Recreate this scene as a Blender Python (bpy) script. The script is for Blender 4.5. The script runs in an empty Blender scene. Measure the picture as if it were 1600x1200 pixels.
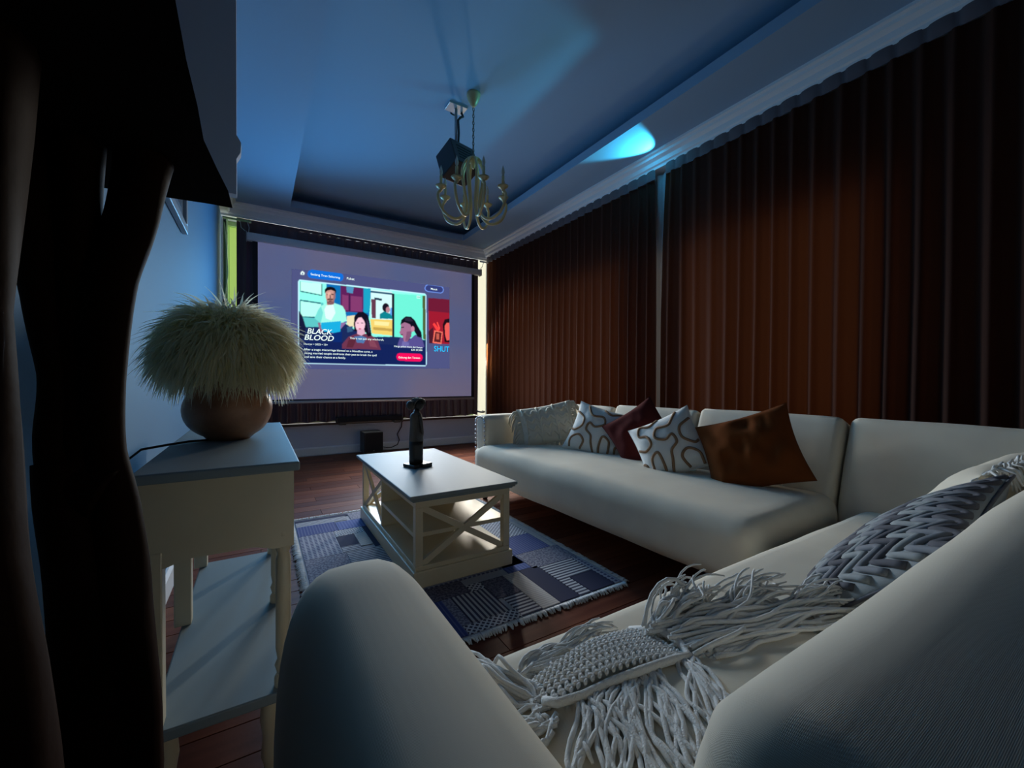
import bpy, bmesh, math, random
import numpy as np
from mathutils import Vector, Matrix, noise

# ---------------------------------------------------------------- camera, world, lights, exposure
scene = bpy.context.scene
C = scene.collection
random.seed(7)

cam_data = bpy.data.cameras.new('camera')
cam = bpy.data.objects.new('camera', cam_data)
C.objects.link(cam)
cam_data.sensor_width = 36.0
cam_data.lens = 36.0 * 643.27 / 1600.0
cam_data.clip_start = 0.02
cam.matrix_world = Matrix(((0.8515, 0.0017, -0.5243, 0.0),
                           (-0.5243, 0.0122, -0.8514, 0.0),
                           (0.0049, 0.9999, 0.0113, 0.95),
                           (0, 0, 0, 1)))
scene.camera = cam

world = bpy.data.worlds.new('world')
scene.world = world
world.use_nodes = True
bg = world.node_tree.nodes['Background']
bg.inputs['Color'].default_value = (0.55, 0.75, 1.0, 1)
bg.inputs['Strength'].default_value = 0.02

vs = scene.view_settings
vs.view_transform = 'Standard'
vs.look = 'None'
vs.exposure = 0.0
vs.gamma = 1.0
vs.use_curve_mapping = False


def lamp(name, kind, loc, aim, energy, color, **kw):
    d = bpy.data.lights.new(name, kind)
    d.energy = energy
    d.color = color
    for k, v in kw.items():
        setattr(d, k, v)
    o = bpy.data.objects.new(name, d)
    C.objects.link(o)
    o.location = loc
    o.rotation_euler = (Vector(aim) - Vector(loc)).to_track_quat('-Z', 'Y').to_euler()
    return o


# added spot lamps that boost the projected picture's weak light on the room
# (the blue ones aim left and high, the paler ones right and low)
for gx, aim, watts, tint, cone in ((0.45, (0.1, 2.6, 2.3), 44, (0.12, 0.50, 1.0), 140), (1.00, (0.9, 2.4, 1.6), 44, (0.16, 0.55, 1.0), 140),
                                   (1.45, (1.8, 3.0, 0.0), 138, (0.78, 0.90, 1.0), 100), (1.90, (2.3, 3.0, 0.0), 138, (0.90, 0.93, 0.97), 100)):
    for gz in (1.30, 1.95):
        lamp('screen_fill_lamp', 'SPOT', (gx, 5.33, gz), aim, watts, tint,
             spot_size=math.radians(cone), spot_blend=1.0, shadow_soft_size=0.2)
# daylight slipping past the curtain edge beside the right-hand pier
lamp('curtain_edge_daylight', 'AREA', (2.90, 5.52, 1.45), (1.6, 2.8, 0.3), 34, (1.0, 0.93, 0.80),
     shape='RECTANGLE', size=0.10, size_y=2.0, spread=math.radians(104))
# daylight glint through the gap where the two long curtains meet
lamp('curtain_gap_daylight', 'SPOT', (2.885, 2.33, 2.745), (2.30, 2.50, 3.03), 34.0, (0.08, 0.72, 1.0),
     spot_size=math.radians(76), spot_blend=0.35, shadow_soft_size=0.015)

# ---------------------------------------------------------------- helpers


def lin(c):
    return tuple((v / 12.92 if v <= 0.04045 else ((v + 0.055) / 1.055) ** 2.4) for v in c)


MATS = {}


def mat(name, color, rough=0.6, metal=0.0, bump=None, var=None, emit=None, sheen=0.0, translucent=None, coat=0.0, spec=None):
    """procedural Principled material. bump=(scale,strength,kind), var=(scale, color2, detail)"""
    m = bpy.data.materials.new(name)
    m.use_nodes = True
    nt = m.node_tree
    p = nt.nodes['Principled BSDF']
    p.inputs['Roughness'].default_value = rough
    p.inputs['Metallic'].default_value = metal
    p.inputs['Base Color'].default_value = (*color, 1)
    if spec is not None:
        p.inputs['Specular IOR Level'].default_value = spec
    if sheen:
        p.inputs['Sheen Weight'].default_value = sheen
        p.inputs['Sheen Roughness'].default_value = 0.4
    if coat:
        p.inputs['Coat Weight'].default_value = coat
        p.inputs['Coat Roughness'].default_value = 0.15
    tc = nt.nodes.new('ShaderNodeTexCoord')
    if var:
        n = nt.nodes.new('ShaderNodeTexNoise')
        n.inputs['Scale'].default_value = 1.0
        n.inputs['Detail'].default_value = var[2] if len(var) > 2 else 4
        mp = nt.nodes.new('ShaderNodeMapping')
        sc = var[0] if isinstance(var[0], tuple) else (var[0],) * 3
        mp.inputs['Scale'].default_value = sc
        nt.links.new(tc.outputs['Object'], mp.inputs['Vector'])
        nt.links.new(mp.outputs['Vector'], n.inputs['Vector'])
        r = nt.nodes.new('ShaderNodeValToRGB')
        r.color_ramp.elements[0].position = 0.35
        r.color_ramp.elements[1].position = 0.65
        r.color_ramp.elements[0].color = (*color, 1)
        r.color_ramp.elements[1].color = (*var[1], 1)
        nt.links.new(n.outputs['Fac'], r.inputs['Fac'])
        nt.links.new(r.outputs['Color'], p.inputs['Base Color'])
    if bump:
        sc, st, kind = bump
        if kind == 'weave':
            a = nt.nodes.new('ShaderNodeTexWave')
            a.bands_direction = 'X'
            b = nt.nodes.new('ShaderNodeTexWave')
            b.bands_direction = 'Y'
            c = nt.nodes.new('ShaderNodeTexWave')
            c.bands_direction = 'Z'
            for w in (a, b, c):
                w.inputs['Scale'].default_value = sc
                w.inputs['Distortion'].default_value = 1.0
                nt.links.new(tc.outputs['Object'], w.inputs['Vector'])
            ad = nt.nodes.new('ShaderNodeMath')
            ad2 = nt.nodes.new('ShaderNodeMath')
            nt.links.new(a.outputs['Fac'], ad.inputs[0])
            nt.links.new(b.outputs['Fac'], ad.inputs[1])
            nt.links.new(ad.outputs[0], ad2.inputs[0])
            nt.links.new(c.outputs['Fac'], ad2.inputs[1])
            h = ad2.outputs[0]
        else:
            n2 = nt.nodes.new('ShaderNodeTexNoise')
            n2.inputs['Scale'].default_value = sc
            n2.inputs['Detail'].default_value = 5
            nt.links.new(tc.outputs['Object'], n2.inputs['Vector'])
            h = n2.outputs['Fac']
        bn = nt.nodes.new('ShaderNodeBump')
        bn.inputs['Strength'].default_value = st
        bn.inputs['Distance'].default_value = 0.004
        nt.links.new(h, bn.inputs['Height'])
        nt.links.new(bn.outputs['Normal'], p.inputs['Normal'])
    if emit:
        p.inputs['Emission Color'].default_value = (*emit[0], 1)
        p.inputs['Emission Strength'].default_value = emit[1]
    if translucent:
        out = nt.nodes['Material Output']
        t = nt.nodes.new('ShaderNodeBsdfTranslucent')
        t.inputs['Color'].default_value = (*translucent[0], 1)
        mx = nt.nodes.new('ShaderNodeMixShader')
        mx.inputs['Fac'].default_value = translucent[1]
        nt.links.new(p.outputs[0], mx.inputs[1])
        nt.links.new(t.outputs[0], mx.inputs[2])
        nt.links.new(mx.outputs[0], out.inputs['Surface'])
    MATS[name] = m
    return m


def tag(o, label=None, category=None, group=None, kind=None):
    for k, v in (('label', label), ('category', category), ('group', group), ('kind', kind)):
        if v:
            o[k] = v
    return o


def thing(name, label, category, loc=(0, 0, 0), rotz=0.0, group=None):
    o = bpy.data.objects.new(name, None)
    C.objects.link(o)
    o.empty_display_size = 0.1
    o.location = loc
    o.rotation_euler = (0, 0, rotz)
    return tag(o, label, category, group)


class MB:
    """collects verts / faces for ONE mesh object"""

    def __init__(self):
        self.v = []
        self.f = []

    def add(self, vs, fs, M=None):
        o = len(self.v)
        for p in vs:
            self.v.append(tuple(M @ Vector(p)) if M is not None else tuple(p))
        for f in fs:
            self.f.append(tuple(i + o for i in f))
        return self

    def box(self, lo, hi, M=None):
        x0, y0, z0 = lo
        x1, y1, z1 = hi
        return self.add([(x0, y0, z0), (x1, y0, z0), (x1, y1, z0), (x0, y1, z0), (x0, y0, z1), (x1, y0, z1), (x1, y1, z1), (x0, y1, z1)],
                        [(0, 3, 2, 1), (4, 5, 6, 7), (0, 1, 5, 4), (1, 2, 6, 5), (2, 3, 7, 6), (3, 0, 4, 7)], M)

    def bbox(self, lo, hi, b=0.004, M=None):
        """box with chamfered edges"""
        bm = bmesh.new()
        bmesh.ops.create_cube(bm, size=1)
        for v in bm.verts:
            v.co = Vector([lo[i] + (v.co[i] + 0.5) * (hi[i] - lo[i]) for i in range(3)])
        bmesh.ops.bevel(bm, geom=bm.edges[:], offset=b, segments=2, affect='EDGES', profile=0.5)
        bm.verts.index_update()
        self.add([v.co.copy() for v in bm.verts], [[v.index for v in f.verts] for f in bm.faces], M)
        bm.free()
        return self

    def tube(self, pts, rad, seg=8, cap=True, flat=1.0):
        pts = [Vector(p) for p in pts]
        n = len(pts)
        if not hasattr(rad, '__len__'):
            rad = [rad] * n
        o = len(self.v)
        t0 = (pts[1] - pts[0]).normalized()
        up = Vector((0, 0, 1)) if abs(t0.z) < 0.9 else Vector((1, 0, 0))
        nrm = (up - t0 * up.dot(t0)).normalized()
        for i in range(n):
            t = (pts[min(i + 1, n - 1)] - pts[max(i - 1, 0)])
            if t.length < 1e-9:
                t = t0
            t = t.normalized()
            nrm = (nrm - t * nrm.dot(t))
            nrm = nrm.normalized() if nrm.length > 1e-6 else Vector((1, 0, 0))
            bn = t.cross(nrm)
            for k in range(seg):
                a = 2 * math.pi * k / seg
                self.v.append(tuple(pts[i] + (nrm * math.cos(a) * flat + bn * math.sin(a)) * rad[i]))
        for i in range(n - 1):
            for k in range(seg):
                k2 = (k + 1) % seg
                self.f.append((o + i * seg + k, o + i * seg + k2, o + (i + 1) * seg + k2, o + (i + 1) * seg + k))
        if cap:
            self.f.append(tuple(o + k for k in reversed(range(seg))))
            self.f.append(tuple(o + (n - 1) * seg + k for k in range(seg)))
        return self

    def lathe(self, prof, seg=24, M=None, close=False):
        """prof: list of (r, z)"""
        vs, fs = [], []
        for r, z in prof:
            for k in range(seg):
                a = 2 * math.pi * k / seg
                vs.append((r * math.cos(a), r * math.sin(a), z))
        for i in range(len(prof) - 1):
            for k in range(seg):
                k2 = (k + 1) % seg
                fs.append((i * seg + k, i * seg + k2, (i + 1) * seg + k2, (i + 1) * seg + k))
        fs.append(tuple(reversed(range(seg))))
        fs.append(tuple((len(prof) - 1) * seg + k for k in range(seg)))
        return self.add(vs, fs, M)

    def prism(self, poly, axis, a, b):
        """extrude closed 2-D polygon along axis ('x','y','z') from a to b"""
        n = len(poly)
        mk = {'x': lambda p, t: (t, p[0], p[1]), 'y': lambda p, t: (p[0], t, p[1]), 'z': lambda p, t: (p[0], p[1], t)}[axis]
        vs = [mk(p, a) for p in poly] + [mk(p, b) for p in poly]
        fs = [tuple(range(n)), tuple(reversed(range(n, 2 * n)))]
        for i in range(n):
            j = (i + 1) % n
            fs.append((i, i + n, j + n, j))
        return self.add(vs, fs)

    def soft(self, lo, hi, r, n=10, puff=(0, 0, 0), M=None, wob=0.0, seed=0):
        """rounded, upholstered box: edge radius r, puff = outward bulge of x,y,z faces"""
        c = [(lo[i] + hi[i]) / 2 for i in range(3)]
        h = [(hi[i] - lo[i]) / 2 for i in range(3)]
        rr = [min(r, h[i] * 0.98) for i in range(3)]
        nn = n if hasattr(n, '__len__') else (n, n, n)
        idx = {}
        vs, fs = [], []

        def ring(i, ax):      # denser towards the ends so the rounding is smooth
            t = i / nn[ax] * 2 - 1
            return t

        def vert(key):
            if key in idx:
                return idx[key]
            q = [ring(key[a], a) for a in range(3)]
            # put a third of the rows inside the rounded margin
            p = []
            for a in range(3):
                s = abs(q[a])
                k = 0.62
                inner = (h[a] - rr[a])
                v = inner * s / k if s < k else inner + rr[a] * (s - k) / (1 - k)
                p.append(math.copysign(v, q[a]))
            core = [max(-(h[a] - rr[a]), min(h[a] - rr[a], p[a])) for a in range(3)]
            d = Vector([(p[a] - core[a]) / rr[a] for a in range(3)])
            m = max(abs(x) for x in d)
            if d.length > 1e-6:
                d = d * (m / d.length)
            out = [core[a] + d[a] * rr[a] for a in range(3)]
            u = [p[a] / h[a] for a in range(3)]
            for a in range(3):
                b_, c_ = (a + 1) % 3, (a + 2) % 3
                out[a] += math.copysign(1, u[a]) * puff[a] * max(0, 1 - u[b_] ** 2) * max(0, 1 - u[c_] ** 2) * (abs(u[a]) ** 3)
            w = Vector([out[a] + c[a] for a in range(3)])
            if wob:
                w = w + noise.noise_vector(w * 4.0 + Vector((seed, 0, 0))) * wob
            idx[key] = len(vs)
            vs.append(w)
            return idx[key]
        for a in range(3):
            b_, c_ = (a + 1) % 3, (a + 2) % 3
            for side in (0, nn[a]):
                for i in range(nn[b_]):
                    for j in range(nn[c_]):
                        ks = []
                        for (di, dj) in ((0, 0), (1, 0), (1, 1), (0, 1)):
                            k = [0, 0, 0]
                            k[a] = side
                            k[b_] = i + di
                            k[c_] = j + dj
                            ks.append(vert(tuple(k)))
                        fs.append(tuple(ks) if side else tuple(reversed(ks)))
        return self.add(vs, fs, M)

    def ball(self, c, r, seg=8, rings=5, M=None):
        rr = r if hasattr(r, '__len__') else (r, r, r)
        vs = [(c[0], c[1], c[2] - rr[2])]
        fs = []
        for i in range(1, rings):
            ph = -math.pi / 2 + math.pi * i / rings
            for k in range(seg):
                a = 2 * math.pi * k / seg
                vs.append((c[0] + rr[0] * math.cos(ph) * math.cos(a), c[1] + rr[1] * math.cos(ph) * math.sin(a), c[2] + rr[2] * math.sin(ph)))
        vs.append((c[0], c[1], c[2] + rr[2]))
        L = len(vs) - 1
        for k in range(seg):
            k2 = (k + 1) % seg
            fs.append((0, 1 + k2, 1 + k))
            for i in range(rings - 2):
                fs.append((1 + i * seg + k, 1 + i * seg + k2, 1 + (i + 1) * seg + k2, 1 + (i + 1) * seg + k))
            fs.append((L, 1 + (rings - 2) * seg + k, 1 + (rings - 2) * seg + k2))
        return self.add(vs, fs, M)

    def build(self, name, material, parent=None, smooth=False, fix=True, auto=None):
        me = bpy.data.meshes.new(name)
        me.from_pydata(self.v, [], self.f)
        if fix:
            bm = bmesh.new()
            bm.from_mesh(me)
            bmesh.ops.recalc_face_normals(bm, faces=bm.faces[:])
            bm.to_mesh(me)
            bm.free()
        if smooth or auto:
            me.polygons.foreach_set('use_smooth', [True] * len(me.polygons))
        if auto:
            me.set_sharp_from_angle(angle=math.radians(auto))
        me.materials.append(MATS[material] if isinstance(material, str) else material)
        me.update()
        o = bpy.data.objects.new(name, me)
        C.objects.link(o)
        if parent is not None:
            o.parent = parent
        return o


def struct(name, mb, m, parent=None, **kw):
    o = mb.build(name, m, parent, **kw)
    if parent is None:
        o['kind'] = 'structure'
    return o


def copy_tree(o, parent=None):
    c = o.copy()
    C.objects.link(c)
    c.parent = parent
    for ch in list(o.children):
        copy_tree(ch, c)
    return c


# ---------------------------------------------------------------- materials
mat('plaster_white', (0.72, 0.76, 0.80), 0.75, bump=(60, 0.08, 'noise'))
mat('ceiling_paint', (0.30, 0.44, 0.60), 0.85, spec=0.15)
mat('wall_dim', (0.05, 0.05, 0.055), 0.9)
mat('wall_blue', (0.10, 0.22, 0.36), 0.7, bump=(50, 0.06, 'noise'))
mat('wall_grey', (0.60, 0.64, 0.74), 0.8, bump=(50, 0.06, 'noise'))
mat('trim_white', (0.80, 0.82, 0.84), 0.45)
mat('floor_joint', (0.012, 0.005, 0.004), 0.7)
mat('plank_red', (0.16, 0.052, 0.030), 0.5, spec=0.07, var=((1.5, 22, 10), (0.105, 0.030, 0.018), 6), bump=(90, 0.08, 'noise'))
mat('plank_brown', (0.20, 0.070, 0.038), 0.5, spec=0.07, var=((1.5, 22, 10), (0.13, 0.040, 0.022), 6), bump=(90, 0.08, 'noise'))
mat('plank_dark', (0.12, 0.038, 0.024), 0.5, spec=0.07, var=((1.5, 22, 10), (0.080, 0.024, 0.016), 6), bump=(90, 0.08, 'noise'))
mat('sill_wood', (0.05, 0.018, 0.014), 0.4, var=((3, 30, 30), (0.03, 0.010, 0.008), 4))
mat('curtain_brown', (0.040, 0.020, 0.015), 0.9, spec=0.08, translucent=((0.42, 0.135, 0.045), 0.25), bump=(300, 0.1, 'noise'))
mat('curtain_head', (0.13, 0.11, 0.12), 0.6, spec=0.2)
mat('far_curtain', (0.085, 0.048, 0.058), 0.42, sheen=0.2)
mat('sheer_white', (0.55, 0.58, 0.62), 0.8, translucent=((0.7, 0.75, 0.8), 0.3))
mat('sofa_fabric', (0.75, 0.67, 0.535), 0.9, spec=0.2, sheen=0.04, bump=(420, 0.16, 'weave'), var=(7, (0.71, 0.63, 0.505), 3))
mat('sofa_leg', (0.02, 0.012, 0.010), 0.4)
mat('nail_metal', (0.42, 0.42, 0.43), 0.3, metal=0.8)
mat('cream_paint', (0.72, 0.62, 0.43), 0.34, bump=(40, 0.05, 'noise'), var=(9, (0.68, 0.585, 0.405), 3))
mat('table_white', (0.25, 0.295, 0.31), 0.55, spec=0.08, bump=(40, 0.05, 'noise'))
mat('black_plastic', (0.012, 0.012, 0.014), 0.4)
mat('black_cloth', (0.010, 0.010, 0.012), 0.8)
mat('cable_and_gap_black', (0.012, 0.012, 0.014), 0.5)
mat('carved_wood', (0.035, 0.026, 0.022), 0.5, var=((20, 20, 6), (0.10, 0.085, 0.07), 5), bump=(70, 0.3, 'noise'))
mat('carved_dark', (0.012, 0.009, 0.008), 0.4, bump=(70, 0.2, 'noise'))
mat('lamp_wood', (0.26, 0.10, 0.042), 0.36, var=(9, (0.62, 0.30, 0.16), 6), bump=(12, 0.4, 'noise'))
mat('pampas', (0.92, 0.86, 0.64), 0.95, spec=0.05, var=(14, (0.82, 0.75, 0.55), 3), translucent=((0.97, 0.93, 0.72), 0.72))
mat('root_wood', (0.016, 0.0055, 0.002), 0.7, spec=0.06, var=((5, 5, 1.2), (0.030, 0.010, 0.0035), 5), bump=(14, 0.5, 'noise'))
mat('slab_wood', (0.006, 0.003, 0.002), 0.8, spec=0.05, var=((2, 8, 2), (0.004, 0.002, 0.0015), 5), bump=(20, 0.3, 'noise'))
mat('brass_paint', (0.66, 0.52, 0.26), 0.38, metal=0.15)
mat('chain_metal', (0.16, 0.15, 0.13), 0.4, metal=0.7)
mat('bulb_glass', (0.55, 0.52, 0.46), 0.15)
mat('screen_case', (0.62, 0.66, 0.70), 0.4)
mat('screen_black', (0.008, 0.008, 0.010), 0.7)
mat('grey_metal', (0.45, 0.47, 0.50), 0.35, metal=0.5)
mat('pillow_cream', (0.74, 0.66, 0.52), 0.95, bump=(260, 0.25, 'weave'))
mat('pillow_white', (0.80, 0.78, 0.72), 0.9, bump=(260, 0.15, 'weave'))
mat('tuft_brown', (0.30, 0.17, 0.09), 0.95, bump=(420, 0.5, 'noise'))
mat('velvet_maroon', (0.085, 0.016, 0.014), 0.9, spec=0.05, sheen=0.03)
mat('velvet_rust', (0.155, 0.042, 0.010), 0.9, spec=0.05, sheen=0.03)
mat('yarn', (0.72, 0.71, 0.68), 0.95, bump=(500, 0.5, 'noise'))
mat('zig_light', (0.30, 0.32, 0.32), 0.9, bump=(300, 0.2, 'weave'))
mat('zig_dark', (0.085, 0.085, 0.10), 0.9)
mat('zig_mid', (0.20, 0.21, 0.23), 0.9)
mat('rug_base', (0.30, 0.31, 0.36), 0.95, bump=(300, 0.3, 'noise'))
mat('rug_fringe', (0.62, 0.64, 0.66), 0.95)
mat('picture_frame', (0.30, 0.36, 0.42), 0.4)
mat('picture_dark', (0.02, 0.03, 0.05), 0.35)
mat('picture_mid', (0.10, 0.15, 0.22), 0.4)
mat('pane_green', (0.3, 0.4, 0.15), 0.3, emit=((0.13, 0.26, 0.06), 1.0))
mat('pane_lime', (0.4, 0.5, 0.2), 0.3, emit=((0.27, 0.40, 0.09), 1.0))
mat('pane_yellow', (0.5, 0.5, 0.2), 0.3, emit=((0.85, 1.0, 0.22), 1.1))
mat('pier_glow_cream', (0.8, 0.8, 0.7), 0.4, emit=((1.0, 0.97, 0.72), 0.85))
mat('pane_white', (0.8, 0.8, 0.8), 0.4, emit=((0.95, 1.0, 1.0), 3.0))
mat('pane_dusk', (0.3, 0.3, 0.3), 0.4, emit=((1.0, 0.85, 0.7), 0.22))
mat('frame_green', (0.42, 0.60, 0.30), 0.5)


def stripe_mat(name, c1, c2, scale, axis='X', duty=0.5, second=None, mode='stripe'):
    m = bpy.data.materials.new(name)
    m.use_nodes = True
    nt = m.node_tree
    p = nt.nodes['Principled BSDF']
    p.inputs['Roughness'].default_value = 0.95
    tc = nt.nodes.new('ShaderNodeTexCoord')
    sp = nt.nodes.new('ShaderNodeSeparateXYZ')
    nt.links.new(tc.outputs['Object'], sp.inputs[0])

    def tri(sock, sc):
        a = nt.nodes.new('ShaderNodeMath')
        a.operation = 'MULTIPLY'
        a.inputs[1].default_value = sc
        nt.links.new(sock, a.inputs[0])
        b = nt.nodes.new('ShaderNodeMath')
        b.operation = 'FRACT'
        nt.links.new(a.outputs[0], b.inputs[0])
        c = nt.nodes.new('ShaderNodeMath')
        c.operation = 'LESS_THAN'
        c.inputs[1].default_value = duty
        nt.links.new(b.outputs[0], c.inputs[0])
        return c.outputs[0]

    if mode == 'diamond':
        ad = nt.nodes.new('ShaderNodeMath')
        su = nt.nodes.new('ShaderNodeMath')
        su.operation = 'SUBTRACT'
        for q in (ad, su):
            nt.links.new(sp.outputs['X'], q.inputs[0])
            nt.links.new(sp.outputs['Y'], q.inputs[1])
        f1, f2 = tri(ad.outputs[0], scale), tri(su.outputs[0], scale)
        mu = nt.nodes.new('ShaderNodeMath')
        mu.operation = 'MULTIPLY'
        nt.links.new(f1, mu.inputs[0])
        nt.links.new(f2, mu.inputs[1])
        fac = mu.outputs[0]
    elif mode == 'grid':
        f1, f2 = tri(sp.outputs['X'], scale), tri(sp.outputs['Y'], scale)
        mu = nt.nodes.new('ShaderNodeMath')
        mu.operation = 'MULTIPLY'
        nt.links.new(f1, mu.inputs[0])
        nt.links.new(f2, mu.inputs[1])
        fac = mu.outputs[0]
    elif mode == 'mottle':
        n = nt.nodes.new('ShaderNodeTexNoise')
        n.inputs['Scale'].default_value = scale
        n.inputs['Detail'].default_value = 3
        nt.links.new(tc.outputs['Object'], n.inputs['Vector'])
        g = nt.nodes.new('ShaderNodeMath')
        g.operation = 'GREATER_THAN'
        g.inputs[1].default_value = 0.5
        nt.links.new(n.outputs['Fac'], g.inputs[0])
        fac = g.outputs[0]
    else:
        fac = tri(sp.outputs[axis], scale)
    mx = nt.nodes.new('ShaderNodeMix')
    mx.data_type = 'RGBA'
    mx.inputs[6].default_value = (*c1, 1)
    mx.inputs[7].default_value = (*c2, 1)
    nt.links.new(fac, mx.inputs[0])
    nt.links.new(mx.outputs[2], p.inputs['Base Color'])
    MATS[name] = m
    return m


NAVY, PALE, GREY, SAND = (0.006, 0.009, 0.045), (0.50, 0.51, 0.55), (0.16, 0.15, 0.20), (0.42, 0.40, 0.40)
stripe_mat('rug_navy', NAVY, (0.009, 0.013, 0.06), 160, 'Y')
stripe_mat('rug_blue_lines', (0.035, 0.055, 0.20), (0.10, 0.12, 0.26), 60, 'X', 0.35)
stripe_mat('rug_rows', PALE, (0.05, 0.05, 0.09), 45, 'Y', 0.5)
stripe_mat('rug_columns', SAND, (0.04, 0.04, 0.08), 48, 'X', 0.5)
stripe_mat('rug_sand', (0.46, 0.44, 0.43), (0.34, 0.33, 0.34), 70, 'Y', 0.4)
stripe_mat('rug_diamond', PALE, (0.035, 0.035, 0.07), 38, mode='diamond', duty=0.62)
stripe_mat('rug_check', (0.30, 0.31, 0.38), (0.06, 0.07, 0.15), 42, mode='grid', duty=0.6)
stripe_mat('rug_mottle', (0.11, 0.11, 0.17), (0.24, 0.24, 0.30), 90, mode='mottle')
stripe_mat('rug_mottle_dark', (0.05, 0.05, 0.09), (0.14, 0.13, 0.17), 90, mode='mottle')
stripe_mat('rug_blue', (0.045, 0.075, 0.25), (0.09, 0.13, 0.33), 55, 'X', 0.5)

# ---------------------------------------------------------------- the room
XL, XR, YF, YB = -0.35, 3.05, 5.60, -1.30
ZS, ZT = 2.89, 3.10          # soffit underside, tray ceiling
TX0, TX1, TY0, TY1 = 0.31, 2.45, -0.35, 5.30   # tray opening

floor = struct('floor', MB().box((XL - 0.1, YB - 0.1, -0.06), (XR + 0.1, YF + 0.1, -0.012)), 'floor_joint')
plank_meshes = []
for k, m in enumerate(('plank_red', 'plank_brown', 'plank_dark')):
    o = MB().bbox((-0.549, -0.0585, -0.012), (0.549, 0.0585, 0.0), 0.0012).build('plank', m)
    plank_meshes.append(o.data)
    bpy.data.objects.remove(o)
rng = random.Random(3)
row = 0
y = YB + 0.06
while y < YF:
    x = XL + 0.55 - (row % 3) * 0.37
    while x - 0.55 < XR:
        o = bpy.data.objects.new('plank', rng.choice(plank_meshes))
        C.objects.link(o)
        o.parent = floor
        o.location = (x, y, 0)
        x += 1.10
    y += 0.12
    row += 1

# tray ceiling and soffit ring
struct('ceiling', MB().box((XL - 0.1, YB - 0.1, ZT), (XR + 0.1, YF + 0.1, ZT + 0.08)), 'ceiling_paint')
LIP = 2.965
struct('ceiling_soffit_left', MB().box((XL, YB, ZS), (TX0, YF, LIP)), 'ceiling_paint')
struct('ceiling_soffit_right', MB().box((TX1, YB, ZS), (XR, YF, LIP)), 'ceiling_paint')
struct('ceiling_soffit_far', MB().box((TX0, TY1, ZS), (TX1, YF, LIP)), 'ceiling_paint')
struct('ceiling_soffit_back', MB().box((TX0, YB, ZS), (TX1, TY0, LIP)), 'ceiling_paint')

# walls
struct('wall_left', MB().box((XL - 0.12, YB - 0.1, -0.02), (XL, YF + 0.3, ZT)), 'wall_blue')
struct('wall_back', MB().box((XL - 0.1, YB - 0.12, -0.02), (XR + 0.1, YB, ZT)), 'wall_dim')
WX0, WX1, WZ0, WZ1 = -0.335, 2.955, 0.40, 2.735
wf = MB().box((XL, YF, -0.02), (XR, YF + 0.2, WZ0 - 0.03)).box((XL, YF, WZ1), (XR, YF + 0.2, ZT))
wf.box((XL, YF, WZ0 - 0.03), (WX0, YF + 0.2, WZ1)).box((WX1, YF, WZ0 - 0.03), (XR, YF + 0.2, WZ1))
struct('wall_far', wf, 'wall_grey')
wr = MB()
RY0, RY1, RZ0, RZ1 = 0.9, 5.1, 0.55, 2.10
wr.box((XR, YB, -0.02), (XR + 0.15, YF, RZ0)).box((XR, YB, RZ1), (XR + 0.15, YF, ZT))
wr.box((XR, YB, RZ0), (XR + 0.15, RY0, RZ1)).box((XR, RY1, RZ0), (XR + 0.15, YF, RZ1)).box((XR, 2.6, RZ0), (XR + 0.15, 2.8, RZ1))
struct('wall_right', wr, 'plaster_white')
# grey bulkhead stepping out of the left wall above the root table
hd = MB().box((XL, 1.76, 1.60), (-0.065, 1.80, ZS))
hd.prism([(-0.065, 1.725), (-0.053, 1.75), (-0.051, 1.785), (-0.065, 1.81)], 'y', 1.76, 1.80)
struct('wall_bulkhead', hd, 'wall_grey')

# window in the far wall: frame, sill, daylit slivers beside the curtain
win = MB()
win.box((WX0, YF + 0.10, WZ0), (WX0 + 0.028, YF + 0.16, WZ1)).box((WX1 - 0.03, YF + 0.10, WZ0), (WX1, YF + 0.16, WZ1))
win.box((WX0, YF + 0.10, WZ1 - 0.05), (WX1, YF + 0.16, WZ1)).box((WX0, YF + 0.10, WZ0), (WX1, YF + 0.16, WZ0 + 0.04))
for fx in (0.72, 1.31, 1.90):
    win.box((fx, YF + 0.10, WZ0), (fx + 0.05, YF + 0.16, WZ1))
window_1 = struct('window_1', win, 'frame_green')
def pane(x0, x1, m):
    MB().box((x0, YF + 0.165, WZ0 + 0.001), (x1, YF + 0.172, WZ1 - 0.001)).build('pane', m, window_1)
pane(WX0 + 0.001, -0.285, 'pane_green')
pane(-0.283, -0.215, 'pane_lime')
pane(-0.213, -0.12, 'pane_yellow')
for q in range(4):
    pane(-0.118 + q * 0.72, -0.118 + (q + 1) * 0.72 - 0.002, 'pane_white')
pane(2.764, 2.953, 'pane_white')
MB().box((-0.307, YF + 0.02, WZ0 + 0.001), (-0.292, YF + 0.10, WZ1 - 0.001)).build('mullion', 'frame_green', window_1)
MB().bbox((XL + 0.002, YF - 0.05, WZ0 - 0.03), (WX1, YF + 0.12, WZ0), 0.005).build('window_sill', 'sill_wood', window_1)
# plaster pier between the window and the long curtains, daylight put in as glow
struct('wall_pier', MB().box((2.815, YF - 0.03, WZ0 + 0.0), (2.955, YF + 0.10, 2.74)), 'pier_glow_cream')
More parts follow.
